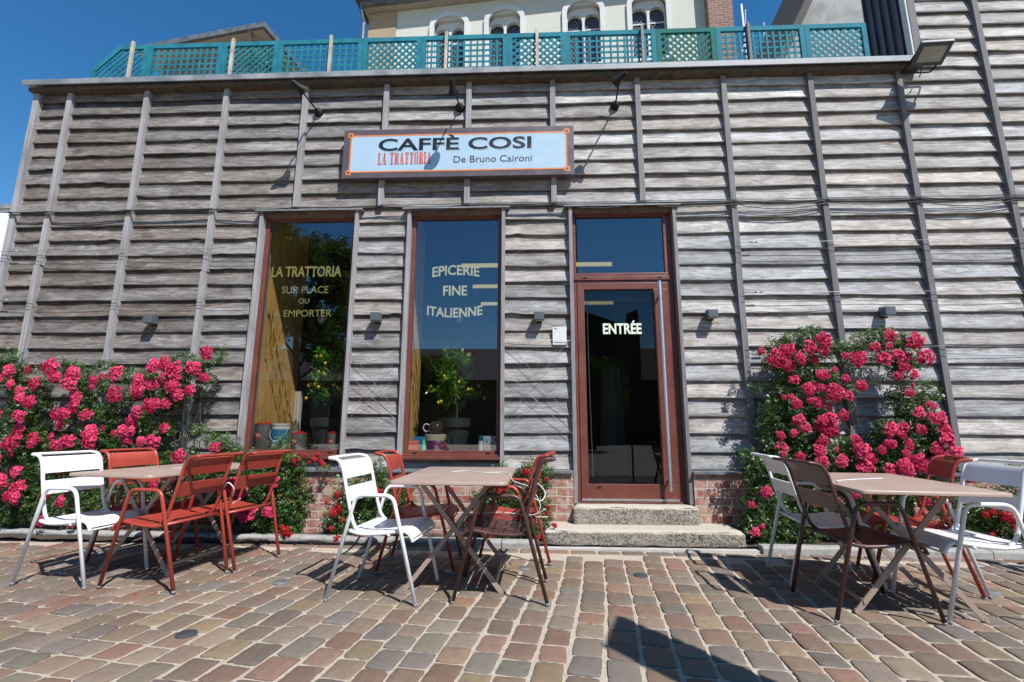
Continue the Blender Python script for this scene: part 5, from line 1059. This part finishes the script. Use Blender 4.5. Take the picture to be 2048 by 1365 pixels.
wires((-.85, 4.0, .746), [([(-2.95, 3.9, .750), (-2.85, 4.05, .750), (-2.7, 4.12, .750)], .002)], 'thin wire lying on the left table')
wires((.08, 3.75, .5), [([(-.05, 3.66, .62), (.06, 3.70, .55), (.10, 3.78, .60), (.03, 3.86, .66), (-.04, 3.80, .58)], .004), ([(.10, 3.66, .50), (.02, 3.7, .44), (.12, 3.8, .42)], .003)], 'pale wire looped round the backs of the brown and red chairs at the centre table')

# ------------------------------------------------------------ out of frame: added panel shaped to cast the wedge shadow, street side seen mirrored in the glass
t = thing('banner_pole', (2.04, .83, 0), 'tall dark banner on a pole behind the photographer, throwing the wedge shaped shadow', 'banner', rz=math.atan2(.95, .32)); m_ = MB(); m_.lathe([(.25, 0), (.25, .05), (.05, .07)], n=24); m_.build('base', DARKMET, t); m_ = MB(); m_.tube([(-.21, 0, .04), (-.21, 0, 3.41)], .018, 12); m_.tube([(-.21, 0, .05), (0, 0, .05)], .018, 8); m_.build('pole', DARKMET, t); m_ = MB(); m_.box((-.19, -.012, 1.0), (.20, .012, 3.4)); m_.build('cloth_panel', BROWN, t)
def tree(x, y, h, cr, n, seed, label):
    t = thing('street_tree', (x, y, 0), label, 'tree', 'street trees mirrored in the shop windows'); r2 = random.Random(seed); m_ = MB(); m_.tube(smooth_path([(0, 0, 0), (.1, 0, h*.25), (-.05, .1, h*.5), (.1, 0, h*.8)], 4), [.22*(1-.065*i) for i in range(13)], 8)
    bl = []
    for k in range(16):
        an = k*2.4; z = h*(.36+.55*k/16); L_ = cr*(1-.6*abs(k/16-.35)); e = (math.cos(an)*L_*.75, math.sin(an)*L_*.75, z+.4); m_.tube([(0, 0, z*.8), (e[0]*.5, e[1]*.5, z), e], .05, 5); bl.append((e[0], e[2], cr*.38, cr*.28, e[1], cr*.38))
    m_.build('trunk', BARK, t); m_ = MB(); leaf_sprigs(m_, bl, n, .20, (0, 0), r2, leaflets=5); m_.build('crown', LEAF_T, t)
tree(-9.4, -8.2, 9.6, 2.6, 7000, 11, 'large street tree mirrored in the left window')
tree(-5.0, -13.5, 4.6, 1.5, 1800, 12, 'smaller street tree mirrored low in the middle window')
tree(3.0, -14, 4.6, 2.0, 1500, 13, 'street tree mirrored low at the door'); tree(-17., -10, 8.5, 3.0, 2000, 14, 'street tree farther along the street')
Hs = thing('street_house', (2, -24, 0), 'dark roofed row of houses across the street, mirrored in the glass', 'house'); m_ = MB(); m_.box((-30, -8, 0), (16, 0, 4.4)); m_.build('wall', BARK, Hs); m_ = MB(); m_.prism([(.5, 4.4), (-8.5, 4.4), (-4, 7.4)], -30.3, 16.3, 'x'); m_.build('roof', ROOFM, Hs)
m_ = MB(); m_.prism([(-2.5, 4.3), (6, 4.3), (6, 8.2), (1.5, 9.8)], -8, -.5); m_.build('gable', ROOFM, Hs)
for k in range(9):
    m_ = MB(); m_.box((-28+k*5, .0, 1.6), (-26.6+k*5, .06, 3.6)); m_.build('window', LEADGLASS, Hs)
m_ = MB(); m_.box((-1.2, -4.4, 7.0), (-.2, -3.6, 8.8)); m_.build('chimney', BRICK_R, Hs)
